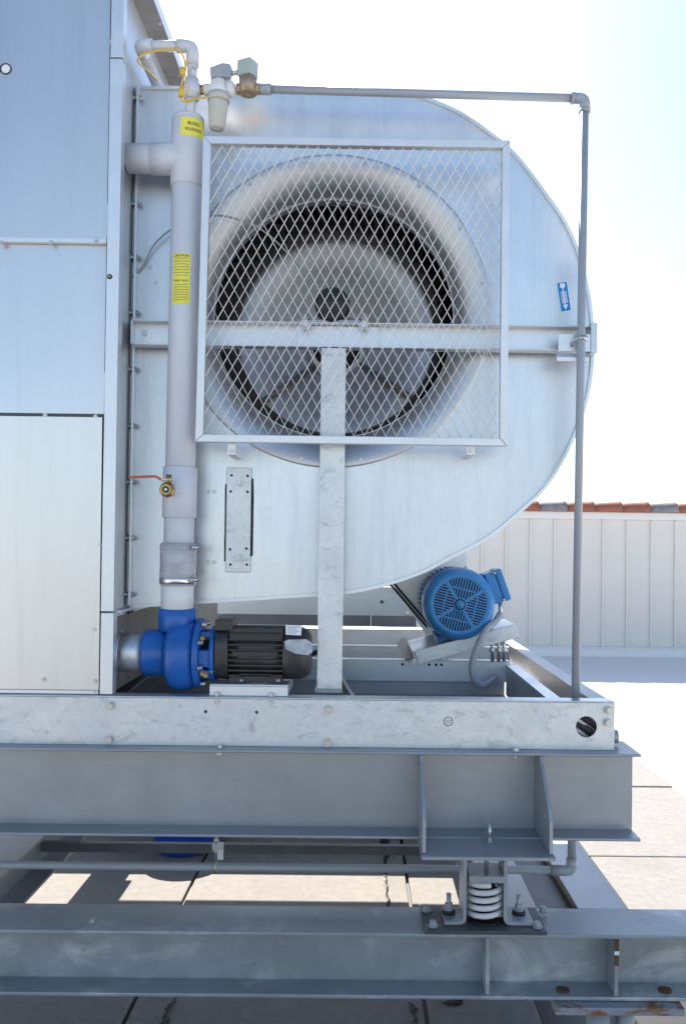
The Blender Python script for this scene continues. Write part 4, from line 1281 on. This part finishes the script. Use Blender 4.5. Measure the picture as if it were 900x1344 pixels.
# solenoid valve
sv = thing('solenoid_valve', 'bronze solenoid valve with a pale green coil box above the housing', 'valve', P(326, 118, YBP))
def cp(px, py, Y=YBP): return P(px, py, Y)
bm = nb(); q0, q1 = cp(310.5, 117), cp(340.5, 117)
lathe(bm, q0, q1 - q0, [(0, .016), (0, .019), (.012, .019), (.016, .016), (.060, .016), (.064, .019), (.0745, .019), (.0745, .016)], 8, smooth=False); obj('body', bm, 'bronze', sv, 0.001)
bm = nb(); cyl(bm, cp(325.5, 124), cp(325.5, 103), 0.027, 20, 0.030); obj('bonnet', bm, 'bronze', sv)
bm = nb(); cyl(bm, cp(325.5, 126.5), cp(325.5, 122), 0.009, 6, smooth=False); obj('drain_plug', bm, 'bronze', sv)
q0, q1 = cp(312, 102), cp(338, 80.5)
bm = nb()
mt = Matrix.Translation((q0 + q1) / 2) @ Matrix.Rotation(R(-28), 4, 'Z') @ Matrix.Rotation(R(1.5), 4, 'Y')
box(bm, -0.026, 0.026, -0.024, 0.024, -0.026, 0.026, mt); obj('coil_box', bm, 'coil', sv, 0.003)
q0, q1 = cp(313, 95), cp(303, 96.5)
bm = nb(); cyl(bm, q0, q1, 0.0085, 14); obj('conduit_nipple', bm, 'bolt', sv)
bm = nb()
mt = Matrix.Translation(cp(290.5, 95)) @ Matrix.Rotation(R(8), 4, 'Z') @ Matrix.Rotation(R(-7), 4, 'Y')
poly_y(bm, [(-.036, -.022), (.03, -.024), (.036, .004), (.03, .020), (.006, .024), (-.036, .010)], -.018, .018)
bm.transform(mt)
obj('connector_hood', bm, 'pvc_dark', sv, 0.005)

# strainer
stn = thing('strainer', 'white plastic strainer with a grey tapered bowl beside the solenoid valve', 'strainer', P(285, 130, YBP))
bm = nb(); q0, q1 = cp(268, 118), cp(309, 117.5)
cyl(bm, q0, q1, 0.019, 24); obj('through_pipe', bm, 'pvc_white', stn)
bm = nb(); q0, q1 = cp(287.5, 126), cp(287.5, 105)
L_ = (q1 - q0); lathe(bm, q0, L_, [(0, .034), (.02, .034), (.03, .031), (.045, .026), (.052, .02), (.052, .0001)], 28); obj('head', bm, 'pvc_white', stn)
bm = nb(); q0, q1 = cp(303, 126), cp(303, 108)
cyl(bm, cp(298, 117.5), cp(307, 117.5), 0.026, 24); obj('outlet_collar', bm, 'pvc_white', stn)
bm = nb(); q0 = cp(286.5, 134)
cyl(bm, cp(287, 134), cp(287.3, 124), 0.0355, 24); obj('lock_ring', bm, 'bowl', stn)
bm = nb(); q0, q1 = cp(286.8, 133), cp(284.5, 170)
lathe(bm, q0, q1 - q0, [(0, .033), (.01, .0325), (.085, .026), (.092, .023), (.094, .0001)], 28); obj('bowl', bm, 'bowl', stn)
bm = nb(); q2 = q1 + (q1 - q0).normalized() * 0.004; cyl(bm, q1, q2, 0.012, 16); obj('bowl_plug', bm, 'bowl', stn)

# fill pipe with tee, going over the cabinet
fp = thing('fill_pipe', 'thin grey plastic pipe looping from the riser top back along the cabinet', 'pipe', ax_at(155))
XF = cp(250.5, 100).x
zt_ = cp(250, 155).z; 
e1 = cp(249.5, 60.5); e1.x = cp(250.5, 60).x
ptop = Vector((XF, YBP, 0))
bm = nb(); cyl(bm, cp(249.5, 158), cp(252.5, 90), 0.0165, 20); obj('stub_pipe', bm, 'pvc', fp)
bm = nb(); cyl(bm, cp(251.3, 131), cp(252.3, 104), 0.0240, 24); obj('tee_body', bm, 'pvc', fp)
bm = nb(); cyl(bm, cp(252, 118), cp(263, 118), 0.0205, 20); obj('tee_branch', bm, 'pvc', fp)
bm = nb(); cyl(bm, cp(262, 118), cp(272, 118), 0.0150, 6, smooth=False); obj('nipple', bm, 'brass', fp)
bm = nb(); cyl(bm, cp(252, 106), cp(253, 68), 0.0165, 20); obj('stub_pipe', bm, 'pvc', fp)
ce = cp(253, 61)
ha = (cp(180, 60) - ce); ha.y = 0; ha.normalize()
bm = nb(); sweep(bm, bend([ce + Vector((0, 0, -0.065)), ce, ce + ha * 0.05], 0.026), 0.0215, 22); obj('elbow', bm, 'pvc', fp)
cl_ = cp(184, 60)
bm = nb(); cyl(bm, ce + ha * 0.02, cl_, 0.0168, 20); obj('level_pipe', bm, 'pvc', fp)
bkp = Vector((cl_.x, YBP + 0.06, cl_.z - 0.0))
bm = nb(); sweep(bm, bend([cl_ - ha * 0.04, cl_, cl_ + Vector((0, 0.05, 0))], 0.026), 0.0215, 22); obj('elbow', bm, 'pvc', fp)
bm = nb(); cyl(bm, cl_ + Vector((0, 0.03, 0)), cl_ + Vector((0.0, 1.1, 0)), 0.0195, 20); obj('rear_pipe', bm, 'pvc', fp)
yw = [cp(212, 110, 3.1), cp(197, 95, 2.95), cp(181, 80, 2.84), cp(195, 69, 2.83), cp(230, 65, 2.83), cp(240, 72, 2.83), cp(243.5, 90, 2.83), cp(240, 105, 2.825), cp(237, 122, 2.825), cp(241, 132, 2.83), cp(258, 129.5, 2.83), cp(272, 128, 2.83)]
bm = nb(); sweep(bm, smooth_line(yw, 8), 0.0032, 8)
yo = thing('yellow_wire', 'yellow wire looped round the small pipes above the riser', 'wire', cp(240, 120, 2.83))
obj('wire', bm, 'yellow_wire', yo)
bm = nb(); cyl(bm, cp(240, 99, 2.825), cp(239.5, 89, 2.825), 0.0085, 12); obj('wire_nut', bm, 'yellow_wire', yo)
bm = nb(); cyl(bm, cp(237, 127, 2.822), cp(239, 114, 2.822), 0.0085, 12); obj('wire_nut', bm, 'yellow_wire', yo)

# ================================================================== CIRCULATION PUMP
YPm = 2.895
pc = P(240, 857, YPm)
pump = thing('circulation_pump', 'bright blue cast iron water pump under the riser pipe', 'pump', (pc.x, YPm, pc.z - 0.12))
def pxx(px, py=857): return P(px, py, YPm).x
ZP = pc.z
def lx(name, prof, m_, parent, seg=40, dz=0, smooth=True, bev=0):
    """lathe around the pump axis; prof in (photo x, radius)"""
    bm = nb(); x0 = pxx(prof[0][0])
    lathe(bm, (x0, YPm, ZP + dz), (1, 0, 0), [(pxx(a) - x0, r) for a, r in prof], seg, smooth=smooth)
    return obj(name, bm, m_, parent, bev)
scp = thing('suction_pipe', 'short galvanised flanged pipe between the cabinet and the blue pump', 'pipe', (pxx(170), YPm, ZP - .06))
lx('flange', [(148, .074), (148.5, .080), (153, .080), (153.5, .074)], 'channel', scp)
lx('pipe', [(153.5, .066), (160, .064), (161.0, .061), (162, .064), (192, .0625)], 'channel', scp)
for k in range(8):
    a = PI / 8 + k * PI / 4
    bolt(scp, (pxx(153), YPm + .071 * math.cos(a), ZP + .071 * math.sin(a)), (1, 0, 0), .007, .008)
lx('suction_collar', [(190.5, .060), (191.5, .074), (194, .0765), (214, .0765), (224, .070)], 'blue', pump)
# volute: rounded shell with an eccentric bottom
bm = nb()
n = 40; m_ = 14
rings = []
for i in range(n):
    a = 2 * PI * i / n
    R0 = 0.112 + 0.014 * max(0, math.sin(-a + 0.3))
    ring = []
    for k in range(m_):
        t = PI * k / (m_ - 1)
        xx = -math.cos(t)
        hw = (pxx(262) - pxx(221)) / 2
        rr = 0.058 + (R0 - 0.058) * max(0.0, math.sin(t)) ** 0.55
        ring.append(bm.verts.new(((pxx(262) + pxx(221)) / 2 + xx * hw, YPm + rr * math.cos(a), ZP + rr * math.sin(a))))
    rings.append(ring)
for i in range(n):
    for k in range(m_ - 1):
        bm.faces.new((rings[i][k], rings[(i + 1) % n][k], rings[(i + 1) % n][k + 1], rings[i][k + 1])).smooth = True
bm.faces.new([r_[0] for r_ in rings][::-1]); bm.faces.new([r_[-1] for r_ in rings])
obj('volute', bm, 'blue', pump)
xd = ax_at(800).x
bm = nb(); sweep(bm, [(xd + 0.008, YPm, ZP + 0.03), (xd + 0.004, YPm, ZP + 0.075), (xd, YPm, rz(233, 824, YPm))], [0.048, 0.047, 0.050], 28); obj('discharge_neck', bm, 'blue', pump)
z0, z1 = rz(233, 828, YPm), rz(233, 797.5, YPm)
bm = nb()
lathe(bm, (xd, YPm, z0), (0, 0, 1), [(0, .055), (.006, .0615), (z1 - z0 - .005, .0615), (z1 - z0, .056)], 36); obj('discharge_flange', bm, 'blue', pump)
lx('casing_cover', [(259, .098), (260, .115), (266, .115), (267, .098)], 'blue', pump)
lx('adapter_flange', [(279, .080), (280, .092), (285, .092), (285.5, .080)], 'blue', pump)
lx('seal_housing', [(267, .045), (280, .040)], 'dark', pump, 24)
for a in (R(60), R(120), R(200), R(-20), R(-90), R(-135), R(-45)):
    y_, z_ = YPm + .076 * math.cos(a), ZP + .076 * math.sin(a)
    bm = nb(); box(bm, pxx(266), pxx(280.5), y_ - .014, y_ + .014, z_ - .009, z_ + .009); obj('adapter_arm', bm, 'blue', pump, .003)
bm = nb(); box(bm, pxx(266), pxx(280.5), YPm - .088, YPm - .05, ZP - .028, ZP + .020); obj('adapter_arm', bm, 'blue', pump, .004)
for k in range(8):
    a = R(20) + k * PI / 4
    bolt(pump, (pxx(267), YPm + .104 * math.cos(a), ZP + .104 * math.sin(a)), (1, 0, 0), .007, .012)
for px, py in ((266, 884), (266, 838), (270, 886), (278, 880)):
    p = P(px, py, 2.83); bolt(pump, (p.x, 2.83, p.z), (0, -1, 0), .006, .010, 'brass')

# ---- black motor of the pump
pmz = P(345, 856, YPm).z
pm = thing('pump_motor', 'black ribbed electric motor driving the blue pump', 'motor', (pxx(345), YPm, pmz - .1))
def sq_tube(bm, stations, n=40, pw=4.0):
    """superellipse body along x: stations (x, half size)"""
    rings = []
    for x, r_ in stations:
        ring = []
        for k in range(n):
            a = 2 * PI * k / n
            c, s = math.cos(a), math.sin(a)
            q = (abs(c) ** pw + abs(s) ** pw) ** (-1 / pw)
            ring.append(bm.verts.new((x, YPm + r_ * q * c, pmz + r_ * q * s)))
        rings.append(ring)
    for i in range(len(rings) - 1):
        for k in range(n):
            bm.faces.new((rings[i][k], rings[i][(k + 1) % n], rings[i + 1][(k + 1) % n], rings[i + 1][k])).smooth = True
    bm.faces.new(rings[0][::-1]); bm.faces.new(rings[-1])
bm = nb(); sq_tube(bm, [(pxx(286), .078), (pxx(286.5), .084), (pxx(303), .087), (pxx(304), .082)], pw=3.2); obj('end_shield', bm, 'black', pm, 0.002)
bm = nb(); sq_tube(bm, [(pxx(304), .074), (pxx(374), .074)], pw=3.0); obj('frame', bm, 'black', pm)
bm = nb(); sq_tube(bm, [(pxx(373), .080), (pxx(374), .085), (pxx(394), .085), (pxx(402), .079), (pxx(407), .068), (pxx(409), .052)], pw=2.7); obj('fan_cover', bm, 'black', pm)
fins = []
for k in range(9):
    z = pmz + 0.066 - k * 0.0165
    hw = .0835 if abs(z - pmz) < 0.055 else .078
    for s in (-1,):
        boxo('cooling_fin', (pxx(304.5), pxx(373.5), YPm - hw, YPm - 0.05, z - .0028, z + .0028), 'black', pm, .001)
for k in range(7):
    y_ = YPm - 0.06 + k * 0.02
    boxo('cooling_fin', (pxx(304.5), pxx(373.5), y_ - .0026, y_ + .0026, pmz + .05, pmz + .0835), 'black', pm, .001)
boxo('name_plate', (pxx(309), pxx(366), YPm - .0845, YPm - .078, pmz - .004, pmz + .012), 'black', pm, .001)
boxo('wide_rib', (pxx(304.5), pxx(373.5), YPm - .080, YPm - .05, pmz + .040, pmz + .070), 'black', pm, .010, seg=3)
boxo('terminal_box', (pxx(286), pxx(309), YPm - .075, YPm + .03, pmz + .075, rz(297, 813, YPm - .07)), 'black', pm, .004)
for xa, xb_ in ((306, 324), (354, 372)):
    boxo('foot', (pxx(xa), pxx(xb_), YPm - .082, YPm + .082, rz(340, 898, YPm - .08) + .0005, pmz - .068), 'black', pm, .003)
    bolt(pm, (pxx((xa + xb_) / 2 + 1), YPm - .0, pmz - .068), (0, 0, 1), .008, .006)
    p = P((xa + xb_) / 2 + 2, 893, YPm - .082); bolt(pm, (p.x, YPm - .082, p.z + .001), (0, -.4, 1), .007, .006)
boxo('foot_web', (pxx(320), pxx(358), YPm - .078, YPm - .074, rz(340, 896, YPm - .08), pmz - .06), 'black', pm, .001)
stm = thing('motor_sticker', 'white printed sticker on the black pump motor, the upper of two', 'sticker', P(384, 827, 2.83))
q = [P(375, 820, 2.806), P(396, 821.5, 2.806), P(395, 834, 2.806), P(375, 833, 2.806)]
bm = nb(); poly_y(bm, [(v.x, v.z) for v in q], 2.8060, 2.8066); obj('sheet', bm, 'sticker_white', stm)
for k in range(4):
    p = P(377, 823 + k * 2.6, 2.8055); p2 = P(393 - (k % 2) * 4, 823.6 + k * 2.6, 2.8055)
    boxo('print_line', (p.x, p2.x, 2.8052, 2.8058, p.z - .0012, p.z + .0012), 'pvc_dark', stm, 0)
q = [P(373, 842, 2.803), P(378, 839.5, 2.803), P(402, 839, 2.803), P(411, 845, 2.803), P(410, 856, 2.803), P(404, 860, 2.803), P(388, 858, 2.803), P(375, 852, 2.803)]
bm = nb(); poly_y(bm, [(v.x, v.z) for v in q], 2.803, 2.8042)
tag(obj('motor_label', bm, 'crumpled_label'), 'crumpled pale label patch on the rounded end of the black pump motor', 'label')

# pump base
pbz = rz(330, 898, 2.80)
pbs = thing('pump_saddle', 'small galvanised saddle plate under the black pump motor', 'mounting base', (pxx(325), 2.86, CZT + .006))
xa, xb_ = rx(276, 905, 2.80), rx(378, 905, 2.80)
boxo('top_plate', (xa, xb_, 2.79, 3.0, pbz - .005, pbz), 'trim', pbs, .001)
boxo('front_lip', (xa, xb_, 2.79, 2.795, CZT + .0065, pbz - .0055), 'trim', pbs, .001)
boxo('side_lip', (xa, xa + .004, 2.7955, 3.0, CZT + .0065, pbz - .0055), 'trim', pbs, 0)
boxo('side_lip', (xb_ - .004, xb_, 2.7955, 3.0, CZT + .0065, pbz - .0055), 'trim', pbs, 0)
for px in (285, 356):
    x = rx(px, 912, 2.785); bolt(pbs, (x, 2.783, CZT + .006), (0, 0, 1), .010, .009)
# power lead behind the post
bm = nb(); sweep(bm, smooth_line([P(400, 862, 2.95), P(420, 856, 2.97), P(436, 868, 2.99), P(434, 885, 3.0), P(430, 905, 3.0)], 6), .009, 10)
tag(obj('power_cable', bm, 'rubber'), 'black cable leaving the rear of the black pump motor behind the post', 'cable')

# ================================================================== FAN MOTOR
YM = 3.58
mc = P(603.5, 793.5, YM)
TH = R(-16)                                   # base slopes up to the right
fm = thing('fan_motor', 'bright blue round electric motor with slotted fan cover', 'motor', (mc.x, YM, mc.z - .17))
RM = 0.150
bm = nb()
lathe(bm, (mc.x, YM, mc.z), (0, 1, 0), [(.002, .108), (.0, .112), (.0, .122), (.004, .130), (.016, .141), (.034, .148), (.055, RM), (.135, RM), (.137, .143)], 64, cap=False)
obj('fan_cover', bm, 'blue2', fm)
bm = nb(); lathe(bm, (mc.x, YM + .012, mc.z), (0, 1, 0), [(0, .114), (.001, .114)], 48); obj('cover_opening', bm, 'dark', fm)
# slotted grille: bars in four sectors, ring and hub in front of the dark opening
bm = nb()
def rot2(x, z, a): return (x * math.cos(a) - z * math.sin(a), x * math.sin(a) + z * math.cos(a))
Rg = 0.111
def bar2(x0, z0, x1, z1, w2):
    a = Vector((mc.x + x0, YM + .003, mc.z + z0)); b = Vector((mc.x + x1, YM + .003, mc.z + z1))
    d = (b - a).normalized(); nn = Vector((-d.z, 0, d.x)) * w2
    pts = [(a - nn), (b - nn), (b + nn), (a + nn)]
    poly_y(bm, [(v.x, v.z) for v in pts], YM + .0005 + random.uniform(0, .0004), YM + .007)
for s in range(4):
    ba_ = TH + R(2) + s * PI / 2
    nbar = 8
    for k in range(-nbar, nbar + 1):
        u = k * 0.0112
        lim = math.sqrt(max(0, Rg ** 2 - u * u))
        lo = max(abs(u) * 1.05, 0.024)
        if lo < lim:
            x0, z0 = rot2(u, lo, ba_); x1, z1 = rot2(u, lim, ba_)
            bar2(x0, z0, x1, z1, 0.0027)
    x0, z0 = rot2(-.05, .064, ba_); x1, z1 = rot2(.05, .064, ba_)
    bar2(x0, z0, x1, z1, .0028)
    x0, z0 = rot2(.016, .016, ba_); x1, z1 = rot2(.078, .078, ba_)
    bar2(x0, z0, x1, z1, .0065)
lathe(bm, (mc.x, YM - .0005, mc.z), (0, 1, 0), [(0, .0001), (0, .018), (.003, .019), (.003, .0001)], 28, cap=False)
lathe(bm, (mc.x, YM + .0003, mc.z), (0, 1, 0), [(0, .023), (0, .029), (.006, .029), (.006, .023), (0, .023)], 36, cap=False)
obj('cover_grille', bm, 'blue2', fm)
bm = nb(); lathe(bm, (mc.x, YM + .137, mc.z), (0, 1, 0), [(0, .132), (.33, .132), (.345, .12), (.345, .0001)], 48, cap=False); obj('frame', bm, 'blue2', fm)
fin_me = None
for k in range(40):
    a = 2 * PI * k / 40
    if -2.35 < ((a + PI) % (2 * PI)) - PI < -0.85: continue
    if fin_me is None:
        b2 = nb(); box(b2, .129, .146, .14, .44, -.0022, .0022)
        fin_me = bpy.data.meshes.new('cooling_fin'); b2.to_mesh(fin_me); b2.free(); fin_me.materials.append(M['blue2'])
    o = bpy.data.objects.new('cooling_fin', fin_me); C.objects.link(o); o.parent = fm
    o.location = Vector((mc.x, YM, mc.z)) - BASE[fm]; o.rotation_euler = (0, -a, 0)
for aa in (R(78), R(24)):
    p_ = Vector((mc.x + RM * math.cos(aa), YM + .07, mc.z + RM * math.sin(aa)))
    bolt(fm, p_, (math.cos(aa), 0, math.sin(aa)), .006, .006)
# junction box
jc = P(650.5, 769, YM + .12)
mt = Matrix.Translation(jc) @ Matrix.Rotation(R(-20), 4, 'Y')
bm = nb(); box(bm, -.040, .004, -.06, .09, -.066, .066, mt); jb = obj('junction_box', bm, 'blue2', fm, .006)
bm = nb(); box(bm, .0045, .036, -.062, .092, -.069, .069, mt); obj('lid', bm, 'blue2', jb, .008)
for z_ in (-.058, .058):
    bm = nb(); cyl(bm, mt @ Vector((-.004, -.066, z_)), mt @ Vector((.008, -.066, z_)), .005, 8); obj('screw', bm, 'bolt', jb)
bm = nb(); cyl(bm, P(656, 788, YM + .1), P(657, 812, YM + .1), .009, 12); obj('conduit_fitting', bm, 'bolt', jb)
bm = nb(); box(bm, -.12, -.06, .14, .40, -.185, -.12, Matrix.Translation((mc.x, YM, mc.z)) @ Matrix.Rotation(TH, 4, 'Y')); obj('foot', bm, 'blue2', fm, .004)
bm = nb(); box(bm, .06, .12, .14, .40, -.185, -.12, Matrix.Translation((mc.x, YM, mc.z)) @ Matrix.Rotation(TH, 4, 'Y')); obj('foot', bm, 'blue2', fm, .004)
# sloping base plate
mb = thing('sliding_motor_mount', 'sloping galvanised slide plate under the bright blue motor', 'motor base', (mc.x, YM + .25, mc.z - .22))
cl, cr = P(541, 856, YM + .06), P(676, 820, YM + .06)
mid = (cl + cr) / 2
ang = math.atan2(cr.z - cl.z, cr.x - cl.x)
hl_ = (cr - cl).length / 2
mt = Matrix.Translation(mid) @ Matrix.Rotation(-ang, 4, 'Y')
bm = nb(); box(bm, -hl_, hl_, 0, .40, -.004, .002, mt); obj('slide_plate', bm, 'channel', mb, .001)
bm = nb(); box(bm, -hl_ + .01, hl_, -.004, .0, -.055, .002, mt); obj('front_lip', bm, 'hotdip', mb, .002)
bm = nb(); box(bm, -hl_ - .035, -hl_ - .001, .02, .40, -.030, -.024, mt); obj('end_flange', bm, 'grime', mb, .001)
bm = nb(); box(bm, -hl_ - .005, -hl_ - .0005, .0, .40, -.03, .001, mt); obj('end_lip', bm, 'grime', mb, .001)
for px, py in ((646, 851), (654, 852), (661, 848)):
    a_ = P(px, py - 22, YM + .1)
    bm = nb(); cyl(bm, P(px, 830, YM + .1), P(px, 868, YM + .1), .008, 10); obj('adjusting_rod', bm, 'bolt', mb)
    bolt(mb, P(px, 838, YM + .1), (0, 0, -1), .014, .010)
    bolt(mb, P(px, 855, YM + .1), (0, 0, 1), .014, .010)
p = P(543, 868, YM + .05); bolt(mb, p, (0, -1, 0), .009, .006)
p = P(529, 845, 4.2); bolt(mb, p, (0, -1, 0), .022, .012)
# flexible conduit
cd = [P(656, 806, YM + .08), P(650, 815, YM + .04), P(638, 826, YM - .01), P(628, 845, YM - .03), P(620, 868, YM - .05), P(620.5, 888, YM - .06), P(629, 899, YM - .04), P(641, 896, YM + .02), P(650, 890, YM + .1)]
bm = nb()
sm = smooth_line(cd, 16)
sweep(bm, sm, [.0135 + (.0010 if i % 2 else -.0004) for i in range(len(sm))], 14)
tag(obj('flexible_conduit', bm, 'pvc_dark'), 'grey flexible electrical conduit looping down from the bright blue motor', 'conduit')
# belts
pa, pb_ = P(513, 768, 4.02), P(560, 823, 4.02)
for dx, lab in ((0, 'nearer'), (0.02, 'farther')):
    q = Vector((dx, dx * 2, 0))
    bm = nb(); sweep(bm, [pa + (pa - pb_) * 0.15 + q, pb_ + q], .01, rect=(.007, .010))
    tag(obj('drive_belt', bm, 'rubber'), 'black drive belt slanting from blue motor to housing, the ' + ('left' if dx == 0 else 'right') + ' one of two', 'belt')
q = [P(516, 768, 4.1), P(613, 705, 4.1), P(613, 775, 4.1), P(562, 838, 4.1)]
bm = nb(); poly_y(bm, [(v.x, v.z) for v in q], 4.1, 4.105)
tag(obj('belt_guard', bm, 'trim', None, .001), 'plain grey sheet metal belt guard behind the bright blue motor', 'belt guard')
